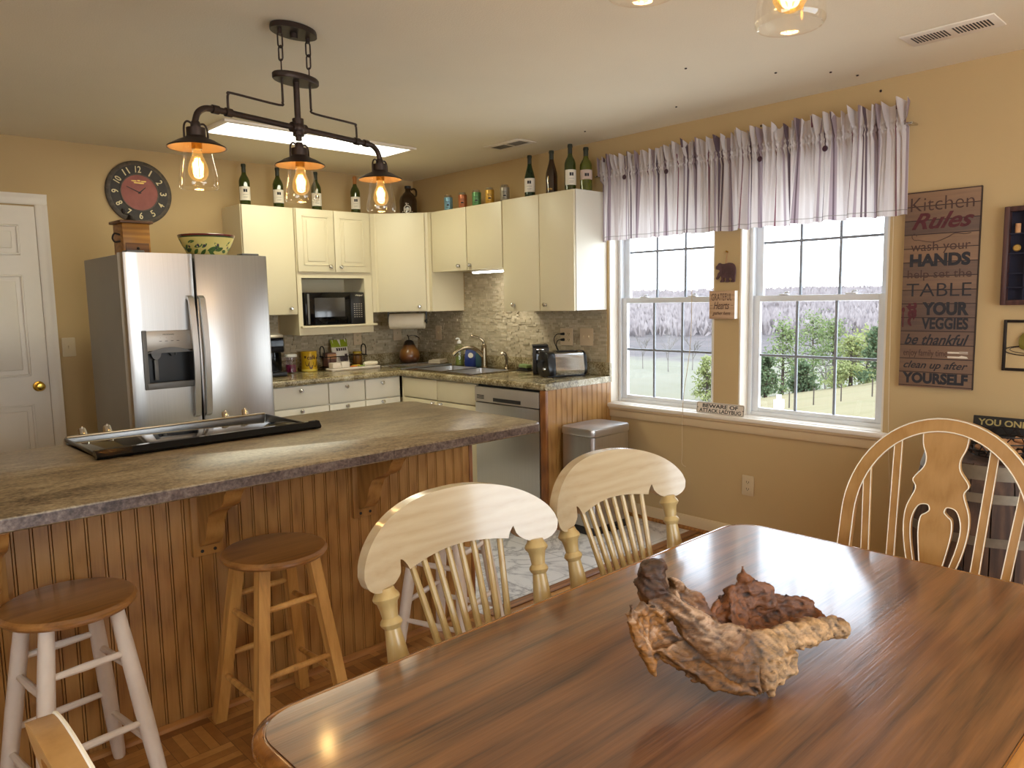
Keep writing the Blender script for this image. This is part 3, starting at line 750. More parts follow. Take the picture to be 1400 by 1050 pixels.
# ------------------------------------------------------------------ refrigerator
t = thing('refrigerator', 'stainless side-by-side refrigerator with ice dispenser and two long handles', 'refrigerator', (-2.655, 0, 0))
MB().box(0, .797, -1.028, -.40, .02, 1.70, .006).box(.02, .777, -1.0, -.45, .001, .02).build('body', 'steel_side', t)
DZ0, DZ1 = .06, 1.708
def fdoor(x0, x1, dispenser):
    b = MB()
    if not dispenser:
        b.prism([(x0, -1.034), (x0, -1.09), (x0+.004, -1.097), (x0+.012, -1.10), (x1-.03, -1.10), (x1-.010, -1.093), (x1-.002, -1.078), (x1, -1.06), (x1, -1.034)], DZ0, DZ1, 'xy', .003)
        return b.build('door', 'steel_v', t)
    dx0, dx1, dz0, dz1 = .082, .332, 1.003, 1.190
    left = [(x0, -1.034), (x0, -1.06), (x0+.002, -1.078), (x0+.010, -1.093), (x0+.03, -1.10), (dx0, -1.10), (dx0, -1.034)]
    right = [(dx1, -1.034), (dx1, -1.10), (x1-.012, -1.10), (x1-.004, -1.097), (x1, -1.09), (x1, -1.034)]
    b.prism(left, DZ0, DZ1, 'xy'); b.prism(right, DZ0, DZ1, 'xy')
    b.box(dx0, dx1, -1.10, -1.034, DZ0, dz0).box(dx0, dx1, -1.10, -1.034, dz1, DZ1)
    o = b.build('door', 'steel_v', t, smooth=25)
    p = MB().box(dx0-.008, dx1+.008, -1.108, -1.1005, dz1, 1.297, .003).build('dispenser_panel', 'silver_panel', o)
    f = MB(); f.box(dx0-.012, dx0+.012, -1.109, -1.1005, .985, 1.30, .003).box(dx1-.004, dx1+.012, -1.109, -1.1005, .985, 1.30, .003).box(dx0, dx1, -1.112, -1.1005, .985, 1.02, .004)
    f.prism([(dx0, 1.178)]+[(dx0+(dx1-dx0)*i/12, 1.178+.03*math.sin(PI*i/12)) for i in range(13)]+[(dx1, 1.178)], -1.111, -1.1005, 'xz')
    f.build('dispenser_frame', 'grey_plastic', o)
    MB().box(dx0+.001, dx1-.001, -1.045, -1.036, dz0, dz1).box(dx0+.001, dx0+.004, -1.1, -1.045, dz0, dz1).box(dx1-.004, dx1-.001, -1.1, -1.045, dz0, dz1).box(dx0+.001, dx1-.001, -1.1, -1.045, dz1-.004, dz1-.001).build('dispenser_recess', 'black', o, smooth=0)
    MB().prism([(.115, 1.185), (.175, 1.185), (.165, 1.155), (.15, 1.14), (.14, 1.14), (.125, 1.155)], -1.08, -1.05, 'xz').box(.135, .155, -1.07, -1.062, 1.03, 1.14, .002).build('ice_paddle', 'grey_plastic', o)
    MB().prism([(.21, 1.185), (.27, 1.185), (.26, 1.158), (.225, 1.158)], -1.08, -1.05, 'xz').cyl((.243, -1.085, 1.185), (.243, -1.085, 1.162), .004, n=8).build('water_paddle', 'black', o)
    tm = text_mesh('FRIGIDAIRE', .016, .0004, width=.058, height=.0075)
    MB().add(tm, T(.205, -1.1083, 1.276) @ W3(BACK_WALL)).build('lettering', 'ink_dark', o, smooth=0)
    mk = MB()
    for i, x in enumerate((.155, .185, .215, .245)): mk.box(x, x+.014, -1.1085, -1.108, 1.240, 1.2425).box(x+.006, x+.008, -1.1085, -1.108, 1.258, 1.260)
    mk.build('control_marks', 'ink_dark', o, smooth=0)
    return o
dl = fdoor(0, .362, True); dr = fdoor(.370, .797, False)
def fhandle(par, x):
    pts = [(x, -1.102, 1.475), (x, -1.128, 1.462)] + [(x, -1.135-.022*math.sin(PI*i/14), 1.44-.585*i/14) for i in range(15)] + [(x, -1.128, .832), (x, -1.102, .82)]
    MB().ribbon(pts, (1, 0, 0), .030, .016).build('handle', 'steel_v', par)
fhandle(dl, .327); fhandle(dr, .388)
MB().box(.04, .13, -1.06, -.98, 1.7085, 1.722, .004).box(.66, .76, -1.06, -.98, 1.7085, 1.722, .004).build('hinge_cover', 'grey_plastic', t)
FT = 1.7025
# coffee mill
t = thing('coffee_mill', 'old wooden box coffee mill with iron crank on top of the refrigerator', 'coffee grinder', (-2.49, -.75, FT), .05)
MB().box(-.072, .072, -.072, .072, 0, .182, .003).build('box', 'grinder_wood', t)
MB().box(-.088, .088, -.088, .088, .182, .197, .004).build('top_board', 'grinder_dark', t)
dwr = MB().box(-.062, .062, -.078, -.0725, .012, .075, .002).build('drawer', 'grinder_dark', t)
MB().sphere((0, -.084, .045), .008).build('drawer_knob', 'dark_iron', dwr)
MB().tube(smooth_loop([(-.073, -.03, .12), (-.1, -.03, .125), (-.112, -.03, .1), (-.1, -.03, .08), (-.073, -.03, .085)], 4, False), .005, 6).build('side_loop', 'dark_iron', t)
MB().lathe([(0, 0), (.028, 0), (.03, .008), (.02, .02), (.012, .034), (0, .036)], 14, at=(0, 0, .197)).tube([(0, 0, .23), (-.02, -.02, .238), (-.05, -.045, .236)], .005, 6).lathe([(0, 0), (.008, 0), (.013, .012), (.010, .024), (0, .027)], 10, at=(-.05, -.045, .236)).build('crank', 'dark_iron', t)
# painted bowl
def bowl_mat():
    tt = NT('painted_bowl'); v = tt.coord(); sep = tt.n('SeparateXYZ', {'Vector': v}); z = sep.outputs['Z']
    base = tt.ramp(tt.noise(v, 6, 4), [(.3, c(206,190,104)), (.7, c(222,208,138))])
    rim = tt.math('GREATER_THAN', z, .128); colr = tt.mix(rim, base, c(96,30,30))
    r2 = tt.math('MULTIPLY', tt.math('GREATER_THAN', z, .12), tt.math('LESS_THAN', z, .128)); colr = tt.mix(r2, colr, c(60,72,44))
    tt.bsdf(**{'Base Color': colr, 'Roughness': .25, 'Coat Weight': .4}); return tt.m
M['bowl'] = bowl_mat(); M['olive_leaf'] = plain('painted_leaf', c(64,98,44), .4, vary=.3, scale=30); M['olive_fruit'] = plain('painted_olive', c(58,46,70), .35, vary=.2)
t = thing('painted_bowl', 'cream pottery bowl painted with olive branches on top of the refrigerator', 'bowl', (-2.078, -.76, FT))
bprof = [(0, 0), (.082, 0), (.09, .004), (.115, .04), (.138, .08), (.155, .12), (.161, .136), (.158, .139), (.153, .136), (.13, .08), (.1, .03), (0, .012)]
MB().lathe(bprof, 40).build('bowl_body', 'bowl', t)
def brad(z): return .088+.075*(z/.136)**.82+.0012
lv = MB(); fr_ = MB(); rb = random.Random(11)
def leafdecal(m, a, z, ln, wd, ang):
    pts = []
    for k in range(9):
        u = k/8; ww = wd*math.sin(PI*u)**.8
        pts.append((u*ln, ww))
    out = [(x, y) for x, y in pts] + [(x, -y) for x, y in reversed(pts[1:-1])]
    vs = []
    for x, y in out:
        xx, zz = x*math.cos(ang)-y*math.sin(ang), x*math.sin(ang)+y*math.cos(ang)
        z2 = min(.126, max(.006, z+zz)); r = brad(z2); aa = a+xx/r
        vs.append(m.bm.verts.new((r*math.cos(aa), r*math.sin(aa), z2)))
    m.bm.faces.new(vs)
for k in range(9):
    a0 = -PI/2+k*2*PI/9+.1
    for q in range(5):
        leafdecal(lv, a0+rb.uniform(-.28, .28), .07+rb.uniform(-.035, .03), rb.uniform(.035, .06), rb.uniform(.006, .011), rb.choice((.3, -.5, .9, 2.6, -2.4, 3.6))+rb.uniform(-.3, .3))
    for q in range(2): leafdecal(fr_, a0+rb.uniform(-.2, .2), .075+rb.uniform(-.03, .02), .016, .008, 0)
lv.build('painted_leaves', 'olive_leaf', t, smooth=0, normals=False); fr_.build('painted_olives', 'olive_fruit', t, smooth=0, normals=False)
# wall clock
M['clock_dark'] = plain('clock_dark', c(52,44,38), .6, vary=.3, scale=18); M['clock_red'] = plain('clock_red', c(150,84,74), .6, vary=.15, scale=14)
M['clock_rim'] = plain('clock_rim', c(84,74,62), .6, vary=.4, scale=40); M['clock_num'] = plain('clock_numeral', c(222,206,160), .6)
t = thing('wall_clock', 'large round dark wall clock with red centre and cream numerals', 'clock', (-2.203, -.0015, 2.166))
B3 = W3(BACK_WALL)
MB().lathe([(0, 0), (.203, 0), (.203, .012), (.196, .018), (.178, .02), (.176, .017), (0, .017)], 64, mtx=B3).build('rim', 'clock_rim', t)
MB().lathe([(.118, .0175), (.177, .0175), (.177, .0185), (.118, .0185)], 64, mtx=B3).build('numeral_ring', 'clock_dark', t)
MB().lathe([(0, .0175), (.112, .0175), (.112, .019), (0, .019)], 48, mtx=B3).build('dial', 'clock_red', t)
MB().lathe([(.111, .0175), (.120, .0175), (.119, .023), (.113, .023)], 48, mtx=B3).build('inner_ring', 'clock_rim', t)
nm = MB()
for k in range(1, 13):
    a = PI/2-k*PI/6; rot = -k*PI/6
    if 4 <= k <= 8: rot += PI
    tm = text_mesh(str(k), .05, .0006, off=.0006, height=.042, width=(.0085 if k == 1 else .022 if k < 10 else .036))
    nm.add(tm, B3 @ T(.148*math.cos(a), .148*math.sin(a), .0192) @ Matrix.Rotation(rot, 4, 'Z'))
nm.build('numerals', 'clock_num', t, smooth=0)
hd = MB(); 
def hand(a, ln, w): return hd.prism([(-w, -.01), (w, -.01), (w*.5, ln), (-w*.5, ln)], .0195, .021, 'xy', mtx=B3 @ Matrix.Rotation(a, 4, 'Z'))
hand(math.radians(66), .085, .0035); hand(math.radians(-48), .052, .004); hd.cyl((0, 0, .0192), (0, 0, .023), .006, n=12, mtx=B3); hd.build('hands', 'black_matte', t)
em = MB()
for x0, x1, y, hh in ((-.045, -.015, .07, .006), (-.008, .008, .072, .008), (.014, .044, .07, .006), (-.03, .03, .058, .007)): em.box(x0, x1, y, y+hh, .0191, .0195, mtx=B3)
em.build('dial_marks', 'gold', t, smooth=0)

# ------------------------------------------------------------------ bottles and cans on the cabinets
def bottle(name, label, loc, mat, h=.29, r=.037, foil='foil_dark', lab='label', kind='b', rz=0, group=None):
    t = thing(name, label, 'bottle', loc, rz, group)
    if kind == 'b':   # square shouldered
        pr = [(0, .004), (r*.8, 0), (r, .006), (r, h*.56), (r*.97, h*.61), (r*.78, h*.68), (r*.5, h*.74), (r*.38, h*.79), (r*.36, h*.93), (r*.42, h*.935), (r*.42, h*.975), (r*.36, h), (0, h)]
    else:             # sloping shoulders
        pr = [(0, .004), (r*.8, 0), (r, .006), (r, h*.42), (r*.95, h*.5), (r*.72, h*.62), (r*.5, h*.72), (r*.38, h*.8), (r*.35, h*.93), (r*.42, h*.935), (r*.42, h*.97), (r*.36, h), (0, h)]
    MB().lathe(pr, 24).build('glass_body', mat, t)
    if foil:
        MB().lathe([(r*.40, h*.80), (r*.385, h*.93), (r*.45, h*.935), (r*.45, h*.975), (r*.4, h*1.002), (0, h*1.003)], 16).build('foil', foil, t)
    if lab:
        lb = MB(); lb.grid(lambda u, v: Vector(((r+.0006)*math.cos(-PI/2-1.25+2.5*u), (r+.0006)*math.sin(-PI/2-1.25+2.5*u), h*(.14 if lab != 'label_pink' else .26)+h*(.32 if lab != 'label_pink' else .22)*v)), 14, 1)
        lo = lb.build('label', lab, t)
        mk = MB()
        for q, (u0, u1, z0, z1) in enumerate(((-.35, .0, .33, .40), (.05, .35, .33, .40), (-.5, .5, .27, .275), (-.4, .4, .22, .225), (-.4, .3, .19, .195))):
            mk.grid(lambda u, v: Vector(((r+.001)*math.cos(-PI/2+u0+(u1-u0)*u), (r+.001)*math.sin(-PI/2+u0+(u1-u0)*u), h*(z0+(z1-z0)*v))), 4, 1)
        mk.build('label_print', 'ink_dark' if q else 'ink_brown', lo, smooth=0)
    return t
CT = 2.1065
g1 = 'wine bottles on the cabinets left of the corner'
b0 = bottle('wine_bottle', 'green wine bottle with white label standing above the refrigerator side cabinet', (-1.56, -.17, CT), 'bottle_green', group=g1, rz=-.3)
dup(b0, loc=(-1.312, -.17, CT), label='second green wine bottle from the clock, half behind the middle lamp jar')
dup(b0, loc=(-1.01, -.17, CT), label='third green wine bottle from the clock, seen through the middle lamp jar')
bottle('wine_bottle', 'green wine bottle with an orange capsule just left of the third lamp jar', (-.675, -.17, CT), 'bottle_green', foil='foil_tan', group=g1, rz=-.45)
g2 = 'wine bottles on the tall cabinet by the window'
CT2 = 2.1095
bottle('wine_bottle', 'dark green sloping-shouldered bottle with low white label, furthest from the window', (-.2, -1.615, CT2), 'bottle_dkgreen', h=.285, kind='s', rz=-.9, group=g2)
bl = bottle('wine_bottle', 'brown sloping-shouldered bottle with gold marks above the tall cabinet', (-.2, -1.82, CT2), 'bottle_brown', h=.285, r=.039, kind='s', rz=-.8, foil='foil_dark', lab=None, group=g2)
mk = MB()
for q, (a, z, hh) in enumerate(((-2.2, .09, .03), (-2.22, .07, .012), (-2.25, .03, .012), (-2.0, .03, .012), (-1.8, .03, .012), (-1.6, .03, .01))):
    mk.grid(lambda u, v: Vector((.0396*math.cos(a-.05+.1*u), .0396*math.sin(a-.05+.1*u), z+hh*v)), 2, 1)
mk.build('gold_print', 'gold', bl, smooth=0)
bottle('wine_bottle', 'tall green bottle with a large white label above the tall cabinet edge', (-.2, -1.985, CT2), 'bottle_green', h=.3, r=.037, rz=-.6, group=g2)
bottle('wine_bottle', 'olive green bottle with a rose band label, nearest the curtain', (-.14, -2.066, CT2), 'bottle_olive', h=.275, r=.04, rz=-.7, lab='label_pink', group=g2)
# growler jug
t = thing('growler', 'dark brown growler jug with loop handle and white emblem in the corner', 'jug', (-.19, -.19, CT), -.75)
MB().lathe([(0, .004), (.066, 0), (.072, .008), (.072, .14), (.066, .165), (.045, .195), (.026, .21), (.022, .222), (.022, .235), (.025, .237), (.025, .252), (0, .254)], 28).build('glass_body', 'bottle_brown', t)
MB().tube(smooth_loop([(.024, 0, .228), (.05, 0, .235), (.066, 0, .22), (.068, 0, .19), (.060, 0, .172)], 4, False), .008, 8).build('handle', 'bottle_brown', t)
MB().lathe([(0, .0), (.027, 0), (.027, .02), (0, .021)], 18, at=(0, 0, .2375)).build('cap', 'black', t)
mk = MB()
def onjug(x, z): a = -PI/2+x/.0727; return Vector((.0727*math.cos(a), .0727*math.sin(a), z))
def band(p, q, w):
    d = Vector((q[0]-p[0], q[1]-p[1])).normalized(); n = Vector((-d.y, d.x))*w/2
    vs = [mk.bm.verts.new(onjug(x, z)) for x, z in ((p[0]+n.x, p[1]+n.y), (q[0]+n.x, q[1]+n.y), (q[0]-n.x, q[1]-n.y), (p[0]-n.x, p[1]-n.y))]; mk.bm.faces.new(vs)
ring = [(.028*math.cos(i*PI/10), .066+.03*math.sin(i*PI/10)) for i in range(21)]
for p, q in zip(ring, ring[1:]): band(p, q, .006)
for zz in (.055, .065, .075): 
    for x in (-.03, -.02, -.01, 0, .01, .02): band((x, zz), (x+.01, zz), .004 if zz != .065 else .008)
band((-.044, .046), (-.02, .05), .005); band((.02, .05), (.044, .046), .005); band((0, .094), (-.012, .115), .006); band((-.012, .115), (.012, .108), .004)
mk.build('emblem', 'label', t, smooth=0, normals=False)
# five drink cans
def can(col, label, loc, nm):
    M['can_'+nm] = plain('can_'+nm, col, .35, metal=.35, vary=.12, scale=40)
    t = thing('drink_can', label, 'can', loc, -.8, 'drink cans on the short cabinet')
    MB().lathe([(0, .004), (.024, .002), (.027, 0), (.033, .012), (.033, .1), (.0325, .104)], 24).build('can_body', 'can_'+nm, t)
    MB().lathe([(.0325, .104), (.027, .116), (.0265, .121), (.024, .121), (.023, .117), (0, .117)], 24).build('lid', 'chrome', t)
    MB().box(-.006, .006, -.016, .006, .1172, .1185, .0005).build('pull_tab', 'chrome', t)
    mk = MB()
    for u0, u1, z0, z1 in ((-.5, .4, .07, .074), (-.4, .5, .06, .063), (-.3, .3, .04, .052), (-.5, .2, .028, .031)):
        mk.grid(lambda u, v: Vector((.0335*math.cos(-PI/2+u0+(u1-u0)*u), .0335*math.sin(-PI/2+u0+(u1-u0)*u), z0+(z1-z0)*v)), 4, 1)
    mk.build('can_print', 'ink_dark', t, smooth=0)
for col, lb, y, nm in ((c(120,160,176), 'pale blue drink can, nearest the corner of the cabinets', -.70, 'blue'), (c(176,104,64), 'orange drink can on the short cabinet', -.87, 'orange'),
                       (c(92,140,88), 'green drink can on the short cabinet', -1.03, 'green'), (c(196,150,56), 'yellow drink can on the short cabinet', -1.175, 'yellow'), (c(150,140,122), 'grey drink can on the short cabinet, nearest the tall bottles', -1.335, 'grey')):
    can(col, lb, (-.21, y-.04, CT), nm)

# ------------------------------------------------------------------ on the counter
C1 = .9152
t = thing('microwave', 'black microwave oven in the open niche of the cream cabinet', 'microwave', (-.982, -.02, 1.267))
MB().box(-.245, .245, -.30, -.025, .002, .24, .004).build('case', 'black', t)
dm = MB().box(-.245, .125, -.318, -.301, .004, .238, .004).build('door', 'black_gloss', t)
M['mw_window'] = plain('microwave_window', c(52,48,46), .08, coat=.5, vary=.05)
MB().box(-.175, .075, -.3192, -.318, .06, .20).build('door_window', 'mw_window', dm, smooth=0)
MB().box(-.232, -.216, -.3195, -.318, .01, .23, .0005).build('door_edge', 'grey_plastic', dm)
pm = MB().box(.128, .245, -.318, -.301, .004, .238, .004).build('control_panel', 'black', t)
mk = MB()
for r in range(7):
    for q in range(4): mk.box(.152+q*.02, .163+q*.02, -.3188, -.318, .052+r*.016, .057+r*.016)
mk.build('buttons', 'silver_panel', pm, smooth=0)
MB().add(text_mesh('Whirlpool', .02, .0003, shear=.3, width=.062, height=.015), T(.20, -.3184, .215) @ B3).build('lettering', 'label', pm, smooth=0)

t = thing('coffee_maker', 'black single-cup coffee maker with silver lid beside the refrigerator', 'coffee maker', (-1.47, -.21, C1), 0)
MB().prism([(-.085, .13), (-.085, -.10), (-.075, -.12), (.075, -.12), (.085, -.10), (.085, .13)], .0, .03, 'xy', .004).build('drip_base', 'black', t)
MB().prism(smooth_loop([(-.085, .12), (-.085, -.02), (-.05, -.045), (.05, -.045), (.085, -.02), (.085, .12)], 4), .0305, .17, 'xy', .004).build('column', 'black_gloss', t)
MB().prism([(-.085, .12), (-.088, -.08), (-.06, -.118), (.06, -.118), (.088, -.08), (.085, .12)], .1705, .275, 'xy', .008).build('brew_head', 'black_gloss', t)
MB().lathe([(0, 0), (.092, 0), (.096, .008), (.09, .022), (.06, .03), (0, .032)], 28, at=(0, -.02, .2755), sy=1.2).build('lid', 'silver_panel', t)

M['clear_plastic'] = glass_thin('clear_plastic', (.95, .92, .93, 1), .05, 1.0)
M['magenta'] = plain('magenta_packets', c(130,30,78), .5, vary=.3, scale=60)
t = thing('clear_jar', 'small clear jar of pink and magenta packets between coffee maker and yellow tin', 'jar', (-1.262, -.13, C1))
MB().lathe([(0, 0), (.042, 0), (.046, .005), (.046, .12), (.042, .12), (.042, .006), (0, .005)], 22).build('jar_body', 'clear_plastic', t)
mp = MB(); rr = random.Random(5)
for q in range(9):
    a = q*.7; mp.box(-.016, .016, -.004, .004, .008, .05+rr.random()*.012, .001, mtx=T(.02*math.cos(a), .02*math.sin(a), 0) @ Matrix.Rotation(a, 4, 'Z'))
mp.build('packets', 'magenta', t)
MB().lathe([(0, 0), (.047, 0), (.047, .016), (.04, .022), (0, .022)], 22, at=(0, 0, .1205)).build('lid', 'white_plastic', t)

M['tin_yellow'] = plain('coffee_tin_yellow', c(222,180,36), .35, vary=.06); M['tin_brown'] = plain('coffee_tin_brown', c(84,44,20), .4, vary=.2); M['tin_rim'] = plain('tin_rim', c(236,214,96), .3)
t = thing('coffee_tin', 'round yellow coffee tin with brown cups and lettering', 'tin', (-1.10, -.105, C1), -.15)
MB().lathe([(0, .0), (.058, 0), (.059, .004), (.059, .15), (.057, .152), (0, .152)], 30).build('tin_body', 'tin_yellow', t)
MB().lathe([(.0592, .002), (.0605, .004), (.0605, .016), (.0592, .018)], 30).build('foot_band', 'tin_rim', t)
MB().lathe([(.0592, .136), (.0605, .138), (.0605, .153), (0, .155)], 30).build('lid', 'tin_yellow', t)
tm = text_mesh('café', .05, .0002, width=.066, height=.032, off=.001)
mk = MB(); mk.add(tm, T(0, 0, .107))
for v in mk.bm.verts:
    x, y, z = v.co; a = -PI/2+x/.0596; r = .0596+z-.107+.0004; v.co = (r*math.cos(a), r*math.sin(a), .108+y)
mk.build('lettering', 'tin_brown', t, smooth=0, normals=False)
mk = MB()
for a0, z0, s in ((-.55, .06, 1), (.5, .055, 1.1), (-.1, .035, .8), (.85, .1, .5), (-.8, .11, .5)):
    pts = [(-.018, .018), (-.015, -.006), (-.007, -.018), (.007, -.018), (.015, -.006), (.018, .018)]
    mk.bm.faces.new([mk.bm.verts.new((.0598*math.cos(-PI/2+a0+x*s/.06), .0598*math.sin(-PI/2+a0+x*s/.06), z0+y*s)) for x, y in pts])
mk.build('cup_print', 'tin_brown', t, smooth=0, normals=False)

t = thing('wire_caddy', 'dark wire caddy with two hooped handles behind the white tray', 'caddy', (-.80, -.1, C1))
wc = MB()
for z in (.018, .10): wc.tube([(x, y, z) for x, y in rrect(-.185, .185, -.065, .055, .02, 4)], .0035, 6, closed=True)
for x in (-.15, -.075, 0, .075, .15):
    for y in (-.065, .055): wc.cyl((x, y, .003), (x, y, .1), .0025, n=6)
for x in (-.12, -.04, .04, .12): wc.cyl((x, -.065, .018), (x, .055, .018), .0025, n=6)
wc.build('wire_frame', 'dark_iron', t)
for sx in (-1, 1):
    MB().tube(smooth_loop([(sx*.185, -.035, .1), (sx*.185, -.038, .15), (sx*.185, -.022, .178), (sx*.185, .012, .178), (sx*.185, .028, .15), (sx*.185, .025, .1)], 5, False), .0045, 8).build('handle', 'dark_iron', t)
M['bag_green'] = plain('bag_green', c(150,166,40), .4, vary=.08); M['bag_dark'] = plain('bag_print', c(74,60,62), .5, vary=.3, scale=40); M['bag_white'] = plain('bag_white', c(226,220,206), .45, vary=.06, scale=30)
t = thing('snack_bag', 'upright white snack bag with a lime green top in the wire caddy', 'bag', (-.815, -.095, C1+.024), .1)
def pouch(w, d, h, k=8):
    m = MB()
    m.grid(lambda u, v: Vector(((w/2)*math.cos(2*PI*u)*(1+.04*v), (d/2)*math.sin(2*PI*u)*(1-v**2.2)+.03*v, h*v+.004*math.sin(14*PI*u)*v)), 28, k, closed_u=True)
    return m
MB().add(pouch(.15, .07, .20).build('x', None).data).build('pouch', 'bag_white', t)
M_tmp = [o for o in COL.objects if o.name == 'x']
for o in M_tmp: bpy.data.objects.remove(o)
M_band = MB().grid(lambda u, v: Vector((.079*math.cos(PI*(1+u)), .0345*math.sin(PI*(1+u))*(1-(.72+.3*v)**2.2)+.03*(.72+.3*v)-.0015, .2*(.72+.29*v))), 16, 4)
M_band.build('green_band', 'bag_green', t)
mk = MB()
for x0, x1, z0, z1 in ((-.045, -.03, .115, .137), (-.025, -.01, .115, .137), (-.005, .01, .115, .137), (.015, .03, .115, .137), (.035, .05, .115, .137), (-.03, .035, .03, .075), (.02, .05, .04, .09)):
    def fp(u, v):
        x = x0+(x1-x0)*u; z = z0+(z1-z0)*v; vv = z/.2; th = math.acos(max(-1, min(1, x/(.075*(1+.04*vv)))))
        return Vector((x, -.035*math.sin(th)*(1-vv**2.2)+.03*vv-.0018, z))
    mk.grid(fp, 3, 2)
mk.build('bag_print', 'bag_dark', t, smooth=0)
M['tea_box'] = plain('tea_box', c(120,84,72), .6, vary=.2, scale=40)
t = thing('packet_box', 'brown packet carton in the left end of the wire caddy', 'box', (-.925, -.1, C1+.024))
MB().box(-.035, .04, -.04, .035, 0, .105, .002).build('carton', 'tea_box', t); MB().box(-.036, .041, -.0412, -.0402, .06, .095).build('printed_panel', 'cork', t)
M['jam'] = plain('jar_contents', c(126,84,28), .3, vary=.2); M['jar_lid'] = plain('jar_lid_yellow', c(196,170,48), .4)
t = thing('preserve_jar', 'amber jar with a yellow lid in the right end of the wire caddy', 'jar', (-.672, -.1, C1+.022))
MB().lathe([(0, 0), (.036, 0), (.038, .004), (.038, .075), (.03, .086), (0, .087)], 20).build('jar_body', 'jam', t); MB().lathe([(0, .0), (.034, 0), (.034, .016), (0, .018)], 20, at=(0, 0, .0875)).build('lid', 'jar_lid', t)
t = thing('serving_tray', 'long white serving tray in front of the wire caddy', 'tray', (-.80, -.245, C1), -.02)
MB().box(-.21, .21, -.055, .055, 0, .006, .003).tube([(x, y, .012) for x, y in rrect(-.21, .21, -.055, .055, .02, 4)], .007, 8, closed=True).build('tray_body', 'plate_white', t)
t = thing('sugar_caddy', 'white ceramic packet holder on the left of the serving tray', 'box', (-.925, -.245, C1+.0195), .0)
MB().box(-.07, -.004, -.035, .035, 0, .042, .004).box(.004, .075, -.035, .035, 0, .045, .004).box(-.004, .004, -.03, .03, .002, .02).build('holder', 'plate_white', t)
M['packet_orange'] = plain('packet_orange', c(222,112,26), .5, vary=.15); M['packet_yellow'] = plain('packet_yellow', c(226,190,66), .5); M['packet_green'] = plain('packet_green', c(140,176,70), .5)
for k, (x, mt, rz, zz) in enumerate(((-.80, 'packet_orange', .3, 0), (-.775, 'packet_yellow', -.3, .0065), (-.735, 'packet_green', .15, 0))):
    o = MB().box(-.03, .03, -.018, .018, 0, .006, .002).box(-.031, .031, -.017, .017, .0025, .0035).build('sweetener_packet', mt, loc=(x, -.245, C1+.0195+zz)); o.rotation_euler = (0, 0, rz)
    tag(o, ('orange', 'yellow', 'green')[k]+' sweetener packet lying on the serving tray', 'packet', 'sweetener packets on the tray')
rl = MB(); rl.tube([(-.05, 0, .016), (0, .002, .018), (.07, 0, .016)], [.013, .0165, .014], 10)
rl.tube([(.07, 0, .016), (.073, 0, .016)], [.009, .004], 8)
tag(rl.build('rolled_napkin', 'cloth_white' if 'cloth_white' in M else 'paper', loc=(-.655, -.245, C1+.0195)), 'rolled white napkin on the right end of the serving tray', 'napkin')

# painted pear
def pear_mat():
    tt = NT('painted_pear'); v = tt.coord(); z = tt.n('SeparateXYZ', {'Vector': v}).outputs['Z']; n = tt.noise(v, 30, 4)
    f = tt.math('MULTIPLY_ADD', n, .06, tt.math('MULTIPLY', z, 5.0))
    tt.bsdf(**{'Base Color': tt.ramp(f, [(.12, c(36,18,10)), (.3, c(96,52,20)), (.6, c(142,96,40)), (.8, c(104,62,26)), (.83, c(30,20,16)), (1, c(18,14,14))]), 'Roughness': .35, 'Coat Weight': .3}); return tt.m
M['pear'] = pear_mat()
t = thing('pear_ornament', 'large brown ornamental pear with dark top and leaf in the counter corner', 'ornament', (-.235, -.20, C1))
MB().lathe([(0, .0), (.045, 0), (.068, .012), (.084, .045), (.086, .075), (.076, .11), (.055, .14), (.044, .165), (.036, .185), (.018, .198), (0, .2)], 32).build('pear_body', 'pear', t)
MB().tube(smooth_loop([(0, 0, .198), (-.004, 0, .22), (-.016, 0, .24)], 4, False), [.004]*9, 6).build('stalk', 'dark_iron', t)
MB().grid(lambda u, v: Vector((-.004+.10*u, (v-.5)*.035*math.sin(PI*min(1, u*.97+.03))-.03*u, .225+.02*math.sin(PI*u)-.03*u+.006*abs(v-.5))), 10, 4).build('leaf', 'dark_iron', t)

# paper towels under the corner cabinet
ax = Vector((.7071, -.7071, 0))
t = thing('paper_towel_holder', 'paper towel roll on a holder under the diagonal corner cabinet', 'paper towel', (-.352, -.352, 1.272), -PI/4)
MB().lathe([(.018, -.14), (.06, -.14), (.062, -.136), (.062, .136), (.06, .14), (.018, .14)], 32, mtx=Matrix.Rotation(PI/2, 4, 'Y')).build('towel_roll', 'paper', t)
MB().cyl((-.155, 0, 0), (.155, 0, 0), .008, n=10).tube([(-.152, 0, 0), (-.152, 0, .05), (-.152, 0, .0765)], .005, 8).tube([(.152, 0, 0), (.152, 0, .05), (.152, 0, .0765)], .005, 8).cyl((.148, 0, 0), (.158, 0, 0), .02, n=14).build('bracket', 'black', t)

# drying rack mat, towel, soaps
t = thing('drying_rack', 'roll-up wire drying rack lying on the counter left of the sink', 'rack', (-.345, -.445, C1), 0)
rk = MB()
for i in range(15): rk.cyl((-.24+.0343*i, -.14, .006), (-.24+.0343*i, .14, .006), .0045, n=8)
rk.build('bars', 'chrome', t); MB().box(-.246, .246, -.148, -.134, .0005, .0115, .002).build('end_strip', 'grey_plastic', t); MB().box(-.246, .246, .134, .148, .0005, .0115, .002).build('end_strip', 'grey_plastic', t)
fd = MB()
for k, (zz, s) in enumerate(((0, 1), (.0095, .97), (.019, .92))):
    fd.slab([[Vector(((u/8-.5)*.16*s, (v/6-.5)*.105*s, zz+.009+.0022*math.sin(u*1.3+v+k))) for v in range(7)] for u in range(9)], [[Vector(((u/8-.5)*.16*s, (v/6-.5)*.105*s, zz+.0006+.0012*math.sin(u*1.3+v+k))) for v in range(7)] for u in range(9)])
